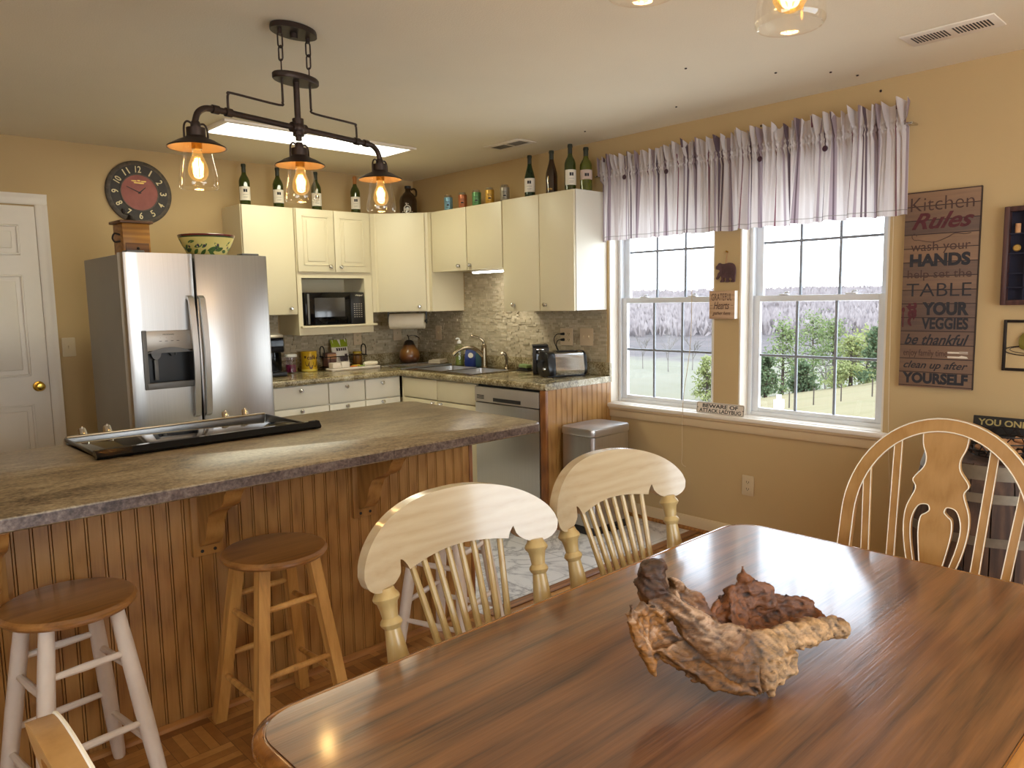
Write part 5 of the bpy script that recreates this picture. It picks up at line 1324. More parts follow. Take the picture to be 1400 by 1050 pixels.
# ------------------------------------------------------------------ pendant fixtures
M['lamp_bronze'] = M['bronze']
def pendant(label, loc, rz, spacing, zb, group='three-lamp pendant fixtures'):
    """loc on the ceiling; zb = height of the jar bottoms"""
    t = thing('pendant_fixture', label, 'light fixture', loc, rz, group)
    def Z(z): return z-H
    base = zb-1.815     # shift against the first fixture
    MB().lathe([(0, 0), (.098, 0), (.098, .012), (.095, .02), (0, .02)], 40, at=(0, 0, -.0225), sy=.62).cyl((0, 0, -.0225), (0, 0, -.04), .014, n=14).build('canopy', 'bronze', t)
    zp = Z(2.235+base)
    pl = MB().lathe([(0, 0), (.096, 0), (.1, .004), (.1, .018), (.096, .022), (0, .022)], 40, at=(0, 0, zp), sy=.55).build('mounting_plate', 'bronze', t)
    for sx in (-1, 1):
        ch = MB(); k = 0; cx = sx*.065
        ch.cyl((sx*.065, 0, -.022), (sx*.065, 0, -.04), .008, n=10)
        z = -.036; L = .052
        while z-L > zp+.018:
            pts = [(x, zz) for x, zz in rrect(-.0105, .0105, -L/2, L/2, .0104, 4)]
            cx, cz = sx*.065, z-L/2
            ch.tube([(cx+(x if k % 2 == 0 else 0), (0 if k % 2 == 0 else x), cz+zz) for x, zz in pts], .003, 6, closed=True)
            z -= L-.0062; k += 1
        ch.cyl((cx, 0, z), (cx, 0, zp+.02), .0025, n=6)
        ch.build('chain', 'bronze', t)
        bar = zp-.165
        pts = [(sx*.066, 0, zp), (sx*.066, 0, zp-.07), (sx*.068, 0, zp-.085), (sx*.085, 0, zp-.097), (sx*(spacing*.70-.018), 0, zp-.097), (sx*(spacing*.70-.004), 0, zp-.103), (sx*spacing*.70, 0, zp-.118), (sx*spacing*.70, 0, bar)]
        MB().tube(smooth_loop(pts, 4, False), .0042, 8).build('side_rod', 'bronze', t)
    bar = zp-.165
    MB().cyl((0, 0, zp), (0, 0, bar+.02), .0115, n=14).build('stem', 'bronze', t)
    MB().cyl((0, 0, bar+.034), (0, 0, bar-.028), .021, n=16).cyl((-.032, 0, bar), (.032, 0, bar), .0185, n=16).sphere((0, 0, bar), .0255).cyl((0, 0, bar-.028), (0, 0, bar-.045), .012, n=12).build('hub', 'bronze', t)
    cb = MB(); s = spacing
    cpts = [(-s, 0, bar-.062), (-s, 0, bar-.05), (-s+.012, 0, bar-.022), (-s+.038, 0, bar-.004), (-s+.07, 0, bar), (s-.07, 0, bar), (s-.038, 0, bar-.004), (s-.012, 0, bar-.022), (s, 0, bar-.05), (s, 0, bar-.062)]
    cb.tube(smooth_loop(cpts[:5], 4, False)+smooth_loop(cpts[5:], 4, False), .0105, 12)
    for x in (-s+.078, s-.078, -s*.70, s*.70): cb.cyl((x-.012, 0, bar), (x+.012, 0, bar), .0145, n=14)
    cb.build('crossbar', 'bronze', t)
    bulbs = []
    for x in (-s, 0, s):
        zt = bar-.06     # top of the lamp head
        hd = MB()
        hd.lathe([(0, .008), (.012, .008), (.016, 0), (.016, -.012), (.030, -.014), (.030, -.04), (.036, -.046), (.060, -.056), (.092, -.074), (.0935, -.078), (.090, -.077), (.058, -.060), (.03, -.05), (0, -.05)], 36, at=(x, 0, zt))
        for q in (-1, 1): hd.tube(smooth_loop([(x+q*.012, 0, zt-.002), (x+q*.03, 0, zt+.003), (x+q*.042, 0, zt-.012), (x+q*.044, 0, zt-.05)], 4, False), .0035, 6)
        ho = hd.build('lamp_head', 'bronze', t)
        MB().lathe([(.089, -.0775), (.058, -.0612), (.031, -.0515)], 36, at=(x, 0, zt)).build('shade_lining', 'copper_in', ho)
        MB().lathe([(0, -.05), (.017, -.05), (.017, -.082), (0, -.083)], 16, at=(x, 0, zt)).build('lamp_socket', 'brass', ho)
        jb = -.198-.012
        MB().lathe([(.040, -.056), (.042, -.075), (.050, -.12), (.059, -.165), (.0625, jb+.016), (.0615, jb+.006), (.057, jb), (.054, jb+.001)], 36, at=(x, 0, zt)).build('glass_jar', 'jar', ho)
        MB().lathe([(0, -.084), (.012, -.084), (.013, -.09), (.018, -.105), (.028, -.13), (.032, -.15), (.030, -.165), (.022, -.178), (.010, -.184), (0, -.185)], 22, at=(x, 0, zt)).build('bulb', 'amber', ho)
        fl = MB()
        for k in range(5):
            a = 2*PI*k/5; fl.cyl((x+.0075*math.cos(a), .0075*math.sin(a), zt-.112), (x+.0085*math.cos(a), .0085*math.sin(a), zt-.163), .0016, n=6)
        fl.build('filament', 'filament', ho)
        bulbs.append(Vector((x, 0, zt-.137)))
    R = Matrix.Translation(loc) @ Matrix.Rotation(rz, 4, 'Z')
    for b in bulbs:
        ld = bpy.data.lights.new('bulb_light', 'POINT'); ld.energy = BULB_W; ld.color = (1, .78, .48); ld.shadow_soft_size = .022
        lo = bpy.data.objects.new('bulb_light', ld); COL.objects.link(lo); lo.location = R @ b
    return t
BULB_W = 3.2
pendant('dark bronze three-lamp pendant hanging over the island', (-2.452, -2.655, H-.0005), .222, .43, 1.826)
pendant('dark bronze three-lamp pendant over the dining table, only its jar bottoms in view', (-2.836, -4.535, H-.0005), -.26, .335, 1.925)

# ------------------------------------------------------------------ ceiling light and vents
t = thing('ceiling_light', 'long lit rectangular ceiling light panel with white frame', 'ceiling light', (-1.455, -.985, H-.0005), 0)
L2, W2 = .645, .185
f = MB(); f.box(-L2, L2, -W2, -W2+.03, -.016, 0, .003).box(-L2, L2, W2-.03, W2, -.016, 0, .003).box(-L2, -L2+.03, -W2+.03, W2-.03, -.016, 0, .003).box(L2-.03, L2, -W2+.03, W2-.03, -.016, 0, .003)
f.build('frame', 'trim', t)
MB().box(-L2+.0305, L2-.0305, -W2+.0305, W2-.0305, -.014, -.008).build('diffuser', 'tube', t, smooth=0)
ld = bpy.data.lights.new('ceiling_light_lamp', 'AREA'); ld.shape = 'RECTANGLE'; ld.size = 1.2; ld.size_y = .28; ld.energy = 17; ld.color = (1, .97, .70)
lo = bpy.data.objects.new('ceiling_light_lamp', ld); COL.objects.link(lo); lo.location = (-1.455, -.985, H-.02)
def vent(label, loc, lx, ly):
    t = thing('ceiling_vent', label, 'vent', loc, 0, 'white ceiling vents')
    MB().box(-lx, lx, -ly, ly, -.006, 0, .002).build('plate', 'trim', t)
    s = MB(); 
    for half in (-1, 1):
        for k in range(11):
            y = half*ly*.06+half*(ly*.78)*(k+.5)/11; s.box(-lx*.5, lx*.5, y-ly*.018, y+ly*.018, -.0068, -.0061)
    s.build('louvre_slots', 'black_matte', t, smooth=0)
vent('white slotted ceiling vent near the right edge above the plank sign', (-.50, -4.27, H-.0005), .085, .165)
vent('white slotted ceiling vent above the wine bottles by the window', (-.395, -1.63, H-.0005), .085, .165)
lb = None
for k, (px, py, pz) in enumerate(((-.52, -3.55, H-.004), (-.33, -3.72, H-.004), (-.18, -3.78, H-.004), (-.9, -3.32, H-.004), (-.36, -2.9, H-.004), (-.30, -2.2, H-.004))):
    if lb is None:
        lb = MB().sphere((0, 0, 0), .0055, (1, 1.2, .6), 10).build('ladybug', 'reddot', loc=(px, py, pz)); tag(lb, 'tiny dark ladybug resting on the ceiling', 'insect', 'ladybugs on the ceiling')
    else: dup(lb, loc=(px, py, pz))
for k, (y, z) in enumerate(((-3.82, 2.392), (-3.2, 2.338))):
    tag(MB().sphere((0, 0, 0), .0055, (.6, 1, 1.2), 10).build('ladybug', 'reddot', loc=(-.0035, y, z)), 'tiny dark ladybug on the wall above the curtain', 'insect', 'ladybugs above the curtain')

# ------------------------------------------------------------------ valance
t = thing('valance', 'gathered striped grey and plum valance curtain over both windows', 'curtain', (0, 0, 0))
VY0, VY1 = -2.112, -3.965
rv = random.Random(4)
ph = [rv.uniform(0, 6.28) for _ in range(8)]
def vfold(u):
    return .55*math.sin(u*2*PI*17+ph[0]+1.6*math.sin(u*2*PI*5+ph[1]))+.4*math.sin(u*2*PI*11+ph[2]+1.2*math.sin(u*2*PI*7))+.18*math.sin(u*2*PI*31+ph[3])
def vpt(u, v):
    # v: 0 bottom hem .. 1 top ruffle
    s = u*1.0; y = VY0+(VY1-VY0)*s; f = vfold(u); f2 = .6*math.sin(u*2*PI*61+ph[4]+2*math.sin(u*2*PI*9))+.4*math.sin(u*2*PI*97+ph[5])
    z = 1.79+v*.515
    rod = max(math.exp(-((z-2.222)/.008)**2), math.exp(-((z-2.186)/.008)**2))
    if z < 2.2: q = (2.2-z)/.41; x = -.068-.030*f*(.30+.70*q)-.016*f2*(1-q)
    else: q = (z-2.2)/.10; x = -.072-.018*f2*(1+.9*q)-.016*f*q
    x = x*(1-rod)+(-.080-.004*f2-.005*math.sin(u*2*PI*139+ph[1]))*rod; z += .004*math.sin(u*2*PI*83+ph[2])*rod
    y += .012*math.sin(u*2*PI*13+ph[6])*(q if z < 2.2 else .3)+(.014*math.sin(u*2*PI*37+ph[7])+.008*f2)*(q if z >= 2.2 else 0)
    if v == 0: z += .004*f
    if v == 1: z += .017*f2+.010*f
    end = min(u, 1-u)*40
    if end < 1 and z < 2.2: x = x*(.35+.65*end)
    return Vector((min(x, -.073 if z > 2.17 and end > .3 else -.012), y, z))
arcu = [0.0]; NU = 1150
for i in range(NU): arcu.append(arcu[-1]+(vpt((i+1)/NU, .25)-vpt(i/NU, .25)).length)
V_ = MB(); NV = [0, .02, .08, .2, .35, .5, .62, .70, .745, .762, .772, .782, .792, .804, .816, .826, .836, .846, .858, .88, .92, .96, 1.0]
vs = [[V_.bm.verts.new(vpt(i/NU, v)) for v in NV] for i in range(NU+1)]
uvl = V_.bm.loops.layers.uv.new('UVMap')
for i in range(NU):
    for j in range(len(NV)-1):
        fc = V_.bm.faces.new((vs[i][j], vs[i+1][j], vs[i+1][j+1], vs[i][j+1]))
        for lp, (a, b) in zip(fc.loops, ((i, j), (i+1, j), (i+1, j+1), (i, j+1))): lp[uvl].uv = (arcu[a], NV[b])
V_.build('fabric', 'valance', t, smooth=180, normals=False)
MB().cyl((-.064, VY0+.03, 2.207), (-.064, VY1-.02, 2.207), .006, n=10).tube([(-.064, VY0+.03, 2.207), (-.03, VY0+.035, 2.207), (-.001, VY0+.035, 2.207)], .006, 8).tube([(-.064, VY1-.02, 2.207), (-.03, VY1-.022, 2.207), (-.001, VY1-.022, 2.207)], .006, 8).build('curtain_rod', 'chrome', t)
M['plum'] = plain('plum_button', c(58,26,44), .5)
for y, z in ((-2.345, 2.168), (-2.655, 2.160), (-3.25, 2.145), (-3.60, 2.145)):
    MB().lathe([(0, .008), (.012, .006), (.015, .002), (.014, 0), (0, 0)], 16, mtx=T(-.100, y, z) @ W3(RIGHT_WALL)).build('button', 'plum', t)

# ------------------------------------------------------------------ things on the window wall
R3 = W3(RIGHT_WALL)
def blind_cord(label, pts):
    tag(MB().tube(smooth_loop(pts, 5, False), .0018, 5).build('blind_cord', 'plate_tan'), label, 'cord', 'blind cords at the windows')
blind_cord('thin blind cord hanging in front of the left window to below the sill', [(-.05, -2.80, 1.80), (-.05, -2.80, 1.2), (-.052, -2.75, .80), (-.055, -2.748, .5), (-.054, -2.745, .42), (-.05, -2.77, .40)])
blind_cord('thin blind cord hanging right of the right window', [(-.03, -3.91, 1.80), (-.03, -3.915, 1.2), (-.048, -3.93, .745), (-.05, -3.945, .5), (-.05, -3.95, .40), (-.045, -3.965, .385)])
# wooden plaque on the pier
t = thing('wooden_sign', 'small square wooden block plaque with script writing between the windows', 'plaque', (-.001, -2.99, 1.376))
MB().box(-.034, 0, -.085, .078, -.08, .08, .002).build('block', 'plank_light', t)
MB().box(-.0335, -.0005, -.0862, -.0852, -.079, .079).build('white_edge', 'trim', t, smooth=0)
m = MB()
m.add(text_mesh('GRATEFUL', .04, .0004, width=.13, height=.04, off=-.0004), T(-.0345, -.002, .045) @ R3)
m.add(text_mesh('Hearts', .05, .0004, shear=.35, width=.10, height=.042), T(-.0345, -.002, -.003) @ R3)
m.add(text_mesh('gather here', .03, .0004, shear=.35, width=.115, height=.026), T(-.0345, -.002, -.05) @ R3)
m.box(-.0345, -.034, .055, .072, -.004, -.002).box(-.0345, -.034, -.078, -.062, -.004, -.002)
m.build('lettering', 'ink_brown', t, smooth=0)
# bear ornament
t = thing('bear_ornament', 'small brown cut-out bear ornament hanging between the windows', 'ornament', (-.012, -3.004, 1.562))
bear = [(-.062, .032), (-.052, .042), (-.046, .050), (-.038, .052), (-.030, .048), (-.01, .046), (.02, .051), (.045, .046), (.058, .030), (.062, .005), (.060, -.022), (.058, -.040), (.056, -.056), (.034, -.056), (.034, -.050), (.040, -.044), (.030, -.030), (.022, -.034), (.018, -.044), (.024, -.050), (.020, -.056), (.000, -.056), (.002, -.048), (.004, -.036), (-.010, -.030), (-.014, -.040), (-.010, -.050), (-.016, -.056), (-.034, -.056), (-.032, -.048), (-.026, -.040), (-.028, -.026), (-.038, -.020), (-.046, -.034), (-.056, -.040), (-.062, -.034), (-.054, -.022), (-.050, -.008), (-.040, .002), (-.038, .010), (-.048, .016), (-.060, .018)]
me = outline_mesh([smooth_loop(bear, 3)], .003, .001)
MB().add(me, R3).build('bear_shape', 'bear', t)
m = MB()
for x in (-.02, -.008, .004, .016, .028): m.tube([(x-.002, .03, .0045), (x, .0, .0045), (x+.006, -.02, .0045)], .0012, 5, mtx=R3)
m.sphere((.045, .005, .0045), .004, (1, 1, .4), 8, mtx=R3).build('hammered_lines', 'ink_brown', t)
MB().tube([(-.0, -.0, .05), (.0035, -.002, .08), (.004, -.006, .11)], .0012, 5).tube([(.0, .003, .05), (.0035, 0, .08), (.004, -.006, .11)], .0012, 5).build('hanging_wire', 'foil_tan', t)
tk = MB().cyl((-.001, 0, 0), (-.018, 0, .003), .0035, .005, n=8)
tag(tk.build('wall_hook', 'brass', loc=(0, -3.010, 1.675)), 'tiny brass hook from which the bear ornament hangs', 'hook')
# BEWARE plate on the window stool
t = thing('ladybug_sign', 'small white metal plate warning of a ladybug on the window sill', 'sign', (-.028, -2.985, .7372), 0)
LEANM = Matrix.Rotation(.12, 4, 'Y')
MB().prism(rrect(-.157, .157, 0, .068, .010, 4), 0, .0018, 'xy', mtx=LEANM @ R3).build('plate', 'plate_white', t)
m = MB().tube([(x, y, .002) for x, y in rrect(-.152, .152, .005, .063, .008, 4)], .0011, 4, closed=True, mtx=LEANM @ R3)
m.add(text_mesh('BEWARE OF', .03, .0003, width=.232, height=.022, off=.0006), LEANM @ R3 @ T(.0, .047, .0022)); m.add(text_mesh('ATTACK LADYBUG', .03, .0003, width=.272, height=.022, off=.0005), LEANM @ R3 @ T(0, .0195, .0022))
m.build('lettering', 'black_matte', t, smooth=0)
for q in (-.148, .148): MB().cyl((q, .034, .0019), (q, .034, .0024), .003, n=8, mtx=LEANM @ R3).build('bolt_hole', 'black_matte', t)
# kitchen rules sign
SY, SZ, SW, SH = -4.116, 1.435, .314, .915
t = thing('plank_sign', 'tall narrow plank sign of kitchen rules in mixed lettering', 'sign', (-.0015, SY, SZ))
MB().box(-.022, 0, -SW/2, SW/2, -SH/2, SH/2, .002).build('planks', 'sign_wood', t)
M['sign_edge'] = plain('sign_edge', c(44,30,28), .7)
MB().box(-.0225, .0, -SW/2-.0012, -SW/2-.0002, -SH/2, SH/2).build('dark_edge', 'sign_edge', t, smooth=0)
dk, rd, br_, wh = MB(), MB(), MB(), MB()
def put(m, s, cx, top, w, h, shear=0, off=0.0, rot=0):
    me = text_mesh(s, .06, .0003, shear=shear, off=off, width=w, height=h); mt = {id(dk): 'ink_dark', id(rd): 'ink_red', id(br_): 'ink_brown'}[id(m)]; m = MB()
    m.add(me, T(-.0224, 0, 0) @ R3 @ T(cx, SH/2-top-h/2, 0) @ Matrix.Rotation(rot, 4, 'Z'))
    m.build('lettering', mt, t, smooth=0)
put(br_, 'Kitchen', 0, .028, .265, .062, 0, -.0006)
put(rd, 'Rules', .005, .10, .26, .075, .45, .0015)
# flourish
pts = smooth_loop([(-.10, .0), (-.112, .012), (-.122, .0), (-.112, -.016), (-.09, -.018), (-.06, -.026), (-.02, -.03), (.03, -.012), (.06, .004), (.10, -.002), (.125, .002)], 5, False)
br_.tube([(x, SH/2-.205+y, .0004) for x, y in pts], .0018, 4, mtx=T(-.0224, 0, 0) @ R3)
put(br_, 'wash your', 0, .232, .25, .056); put(dk, 'HANDS', 0, .287, .255, .06, 0, .003)
put(br_, 'help set the', 0, .362, .27, .05); put(dk, 'TABLE', 0, .425, .275, .06, 0, -.0004)
put(rd, 'eat', -.113, .545, .11, .05, 0, .003, PI/2)
put(dk, 'YOUR', .033, .512, .196, .062, 0, .003); put(dk, 'VEGGIES', .033, .584, .196, .055, 0, .0022)
put(dk, 'be thankful', 0, .662, .275, .05, .4, .001)
put(br_, 'enjoy family time', -.045, .735, .19, .04); put(dk, 'clean up after', 0, .790, .275, .045, .4, .0008); put(dk, 'YOURSELF', 0, .845, .28, .052, 0, .003)
rd.tube([(-.148, SH/2-.63, .0004), (-.148, SH/2-.56, .0004)], .003, 5, mtx=T(-.0224, 0, 0) @ R3).sphere((-.148, SH/2-.548, 0), .008, (1, 1.5, .1), 10, mtx=T(-.0224, 0, 0) @ R3)
for yy, w in ((.738, .0), (.759, 1)):
    wh.box(.052, .10, SH/2-yy-.012, SH/2-yy-.004, 0, .0006, mtx=T(-.0224, 0, 0) @ R3)
    if w: wh.prism([(.10, SH/2-yy-.012), (.138, SH/2-yy-.012), (.132, SH/2-yy-.004), (.11, SH/2-yy), (.10, SH/2-yy-.004)], 0, .0006, 'xy', mtx=T(-.0224, 0, 0) @ R3)
    else:
        for q in range(3): wh.box(.10, .136, SH/2-yy-.0125+q*.0042, SH/2-yy-.0105+q*.0042, 0, .0006, mtx=T(-.0224, 0, 0) @ R3)
br_.build('flourish', 'ink_brown', t, smooth=0); rd.build('spoon_print', 'ink_red', t, smooth=0); wh.build('fork_and_knife', 'ink_white', t, smooth=0)
# shadow box
t = thing('shadow_box', 'dark wooden shadow box with small compartments at the right edge', 'shadow box', (-.0015, -4.5675, 1.5755))
hw, hh = .198, .2115
fr_ = MB(); fr_.box(-.04, 0, hw-.022, hw, -hh, hh, .003).box(-.04, 0, -hw, -hw+.022, -hh, hh, .003).box(-.04, 0, -hw+.022, hw-.022, hh-.022, hh, .003).box(-.04, 0, -hw+.022, hw-.022, -hh, -hh+.022, .003).build('frame', 'box_frame', t)
dv = MB().box(-.006, -.001, -hw+.022, hw-.022, -hh+.022, hh-.022)
for y in (.115, .055, 0, -.055, -.115): dv.box(-.034, -.006, y-.0025, y+.0025, -hh+.022, hh-.022)
for z in (.095, .01, -.075, -.135): dv.box(-.034, -.006, -hw+.022, hw-.022, z-.0025, z+.0025)
dv.build('compartments', 'navy', t, smooth=0)
for k, (y, z) in enumerate(((.148, .115), (.088, .115), (.082, .03))):
    tag(MB().cyl((0, 0, -.02), (0, 0, .02), .011, n=14).build('cork', 'cork', loc=(-.0225, -4.5675+y, 1.5755+z+.003)), ('wine cork in the top left compartment of the shadow box', 'wine cork in the second compartment of the top row', 'wine cork in the middle row of the shadow box')[k], 'cork', 'corks in the shadow box')
for k, (y, z) in enumerate(((.146, .034), (.10, -.04), (.148, -.102))):
    if k == 2: continue
    tag(MB().lathe([(0, .006), (.011, .006), (.014, .002), (.0155, 0), (0, 0)], 21, mtx=R3).build('bottle_cap', 'gold', loc=(-.0345, -4.5675+y, 1.5755+z)), ('round gold cap left in the middle row of the shadow box', 'round gold cap lower in the shadow box')[k], 'bottle cap', 'caps in the shadow box')
# wire frame picture
t = thing('wire_art', 'black square metal frame with a wire dish and olive green shape', 'wall art', (-.0015, -4.495, 1.187))
q = .112
fr_ = MB(); 
for a in ((-.012, 0, q-.012, q, -q, q), (-.012, 0, -q, -q+.012, -q, q), (-.012, 0, -q+.012, q-.012, q-.012, q), (-.012, 0, -q+.012, q-.012, -q, -q+.012)): fr_.box(*a, .002)
fr_.build('frame', 'dark_iron', t)
MB().tube([(.105*math.cos(PI*i/16), -.022+.022*math.sin(PI*i/16), .006) for i in range(32)], .0022, 5, closed=True, mtx=R3).tube([(.085*math.cos(PI*i/16), -.018+.016*math.sin(PI*i/16), .006) for i in range(32)], .0014, 5, closed=True, mtx=R3).build('wire_dish', 'dark_iron', t)
M['olive'] = plain('olive_enamel', c(120,108,38), .4, vary=.15)
MB().prism(smooth_loop([(-.045, -.012), (-.050, .03), (-.034, .055), (.0, .06), (.036, .052), (.048, .02), (.04, -.012), (0, -.02)], 4), .004, .014, 'xy', .003, mtx=R3).build('green_shape', 'olive', t)

# ------------------------------------------------------------------ barrel with its things
bx, by = -.36, -4.445
t = thing('wine_barrel', 'dark old wooden barrel with grey metal hoops by the wall', 'barrel', (bx, by, 0))
def br(z): return .235+.06*(1-((z-.37)/.38)**2)
brl = MB(); NS = 22
for k in range(NS):
    a0, a1 = 2*PI*k/NS+.008, 2*PI*(k+1)/NS-.008
    brl.slab([[Vector((br(z)*math.cos(a0+(a1-a0)*q/2), br(z)*math.sin(a0+(a1-a0)*q/2), z)) for z in (.003, .1, .2, .3, .4, .5, .6, .7, .757)] for q in range(3)],
             [[Vector(((br(z)-.022)*math.cos(a0+(a1-a0)*q/2), (br(z)-.022)*math.sin(a0+(a1-a0)*q/2), z)) for z in (.003, .1, .2, .3, .4, .5, .6, .7, .757)] for q in range(3)])
brl.build('staves', 'barrel', t, smooth=30)
MB().cyl((0, 0, .722), (0, 0, .74), .215, n=40).build('barrel_head', 'barrel', t)
for z0, z1 in ((.70, .752), (.615, .65), (.45, .485), (.24, .275), (.09, .125), (.01, .05)):
    MB().lathe([(br(z0)+.001, z0), (br(z1)+.001, z1), (br(z1)+.0035, z1), (br(z0)+.0035, z0), (br(z0)+.001, z0)], 44).build('hoop', 'hoop', t)
MB().cyl((-br(.34)-.004, 0.02, .34), (-br(.34)+.01, .02, .34), .018, n=14).build('bung_hole', 'black_matte', t)
t = thing('slogan_sign', 'black sign with worn yellow capitals standing on the barrel', 'sign', (-.175, -4.49, .7595), 0)
LM = Matrix.Rotation(.13, 4, 'Y')
MB().box(-.008, .008, -.165, .165, 0, .128, .002, mtx=LM).build('board', 'black_matte', t)
M['sign_yellow'] = plain('worn_yellow', c(172,152,96), .7, vary=.35, scale=50)
MB().add(text_mesh('YOU ONLY LIVE', .03, .0004, width=.29, height=.028, off=.0008), LM @ T(-.0086, 0, .102) @ R3).build('lettering', 'sign_yellow', t, smooth=0)
t = thing('wire_basket', 'tangled dark wire basket of corks on the barrel before the black sign', 'basket', (-.36, -4.475, .7595), 0)
wb = MB(); rw = random.Random(9)
for z, r in ((.004, .10), (.03, .12), (.065, .135), (.095, .14)): wb.tube([(r*math.cos(2*PI*i/28), r*math.sin(2*PI*i/28), z) for i in range(28)], .003, 5, closed=True)
for k in range(40):
    a = rw.uniform(0, 2*PI); s = rw.choice((-1, 1))
    wb.tube([(r*math.cos(a+s*q), r*math.sin(a+s*q), z) for r, z, q in ((.10, .004, 0), (.122, .03, .16), (.136, .065, .34), (.141, .095, .5))], .0024, 5)
for k in range(4):
    a = rw.uniform(0, 6.28); wb.tube([(.09*math.cos(a+q), .09*math.sin(a+q), .004) for q in (0, PI)], .003, 5)
wb.build('wire', 'dark_iron', t)
ck = None
for k in range(26):
    a = rw.uniform(0, 2*PI); r = .075*math.sqrt(rw.random()); z = .022+.022*(k//9)
    loc = (-.36+r*math.cos(a), -4.475+r*math.sin(a), .7595+z)
    if ck is None: ck = MB().cyl((-.019, 0, 0), (.019, 0, 0), .0105, n=10).build('cork', 'cork', loc=loc); tag(ck, 'wine cork among many in the wire basket on the barrel', 'cork', 'corks in the wire basket'); ck.rotation_euler = (0, .2, 1)
    else: o = dup(ck, loc=loc); o.rotation_euler = (0, rw.uniform(-.4, .4), rw.uniform(0, 3.1))
M['clear_glass'] = glass_thin('clear_glass', (.92, .95, .97, 1), .03, 1.6)
t = thing('glass_jar', 'clear glass jar on the barrel edge, seen left of the chair splat', 'jar', (-.435, -4.243, .7595))
MB().lathe([(0, .002), (.018, 0), (.022, .006), (.025, .05), (.023, .075), (.016, .09), (.016, .105), (.014, .105), (.014, .09), (.02, .074), (.021, .05), (.019, .01), (0, .008)], 24).build('glass_body', 'clear_glass', t)

# ------------------------------------------------------------------ outside
M['terrain'] = terrain_mat()
def gz(x, y):
    near = -.55-.018*x-.21*y
    d = math.hypot(x, y)
    far = -7.5+ (0 if d < 110 else min(1, (d-110)/260)**1.3*9.5)+1.6*noise.noise(Vector((x*.012, y*.012, 0)))*min(1, d/150)+ (1.2*noise.noise(Vector((x*.05, y*.05, 3))) if d > 200 else 0)
    k = min(1, max(0, (d-46)/30)); k = k*k*(3-2*k)
    near = max(near, -9)
    return near*(1-k)+far*k+.12*noise.noise(Vector((x*.3, y*.3, 1)))
g = MB(); NA, NR = 150, 110
gv = []
for i in range(NA+1):
    a = math.radians(-38+118*i/NA); row = []
    for j in range(NR+1):
        r = 2.2*(430/2.2)**(j/NR); x, y = max(.35, r*math.cos(a)+.0), r*math.sin(a)
        row.append(g.bm.verts.new((x, y, gz(x, y))))
    gv.append(row)
for i in range(NA):
    for j in range(NR): g.bm.faces.new((gv[i][j], gv[i][j+1], gv[i+1][j+1], gv[i+1][j]))
struct(g.build('ground', 'terrain', smooth=180))
M['needle_a'] = leaf('pine_green', c(128,150,96), c(186,200,140)); M['needle_b'] = leaf('pine_yellow_green', c(172,184,112), c(208,212,150)); M['needle_c'] = leaf('cedar_dark', c(100,122,90), c(146,164,122))
M['bark'] = plain('bark', c(62,54,46), .9, vary=.2); M['twig'] = plain('twigs', c(104,98,92), .9, vary=.15)
def tree(label, x, y, h, w, mt, seed, cone=.35, n=2400):
    r = random.Random(seed); z0 = gz(x, y)-.1
    t = thing('tree', label, 'tree', (x, y, z0), 0, 'evergreen trees beyond the field')
    tk = MB().tube([(0, 0, 0), (.05, 0, h*.4), (0, .05, h*.93)], [.14, .10, .03], 7)
    for k in range(18):
        z = h*(.25+.68*k/18); a = k*2.4; L = w*(.75-.55*k/18)
        tk.tube([(0, 0, z), (L*.6*math.cos(a), L*.6*math.sin(a), z+.12*L), (L*math.cos(a), L*math.sin(a), z+.05*L)], [.045, .03, .012], 5)
    tk.build('trunk', 'bark', t)
    f = MB(); clumps = [(r.uniform(-1, 1), r.uniform(0, 2*PI), r.random()) for _ in range(46)]
    cs = []
    for q, a, u in clumps:
        zz = h*(.10+.88*u); rad = w*((1-u)**(.5+cone)*.95+.06)*r.uniform(.5, 1); cs.append(Vector((rad*math.cos(a), rad*math.sin(a), zz)))
    for k in range(n):
        cc = r.choice(cs); s = w*.28
        p = cc+Vector((r.gauss(0, s*.6), r.gauss(0, s*.6), r.gauss(0, s*.45)))
        if p.z < .05: p.z = .05
        d = Vector((r.uniform(-1, 1), r.uniform(-1, 1), r.uniform(-.3, 1))).normalized(); e = d.orthogonal().normalized(); L = r.uniform(.12, .30); ww = .05
        vs = [f.bm.verts.new(v) for v in (p-e*ww, p+d*L*.6-e*ww*1.6, p+d*L, p+d*L*.6+e*ww*1.6)]; f.bm.faces.new(vs)
    f.build('foliage', mt, t, smooth=0, normals=False)
    return t
def spot(px, dist):      # a place seen from the dining room under a given bearing
    az = .7536+math.atan((px-700)/1021.7); return -3.862+dist*math.sin(az), -5.304+dist*math.cos(az)
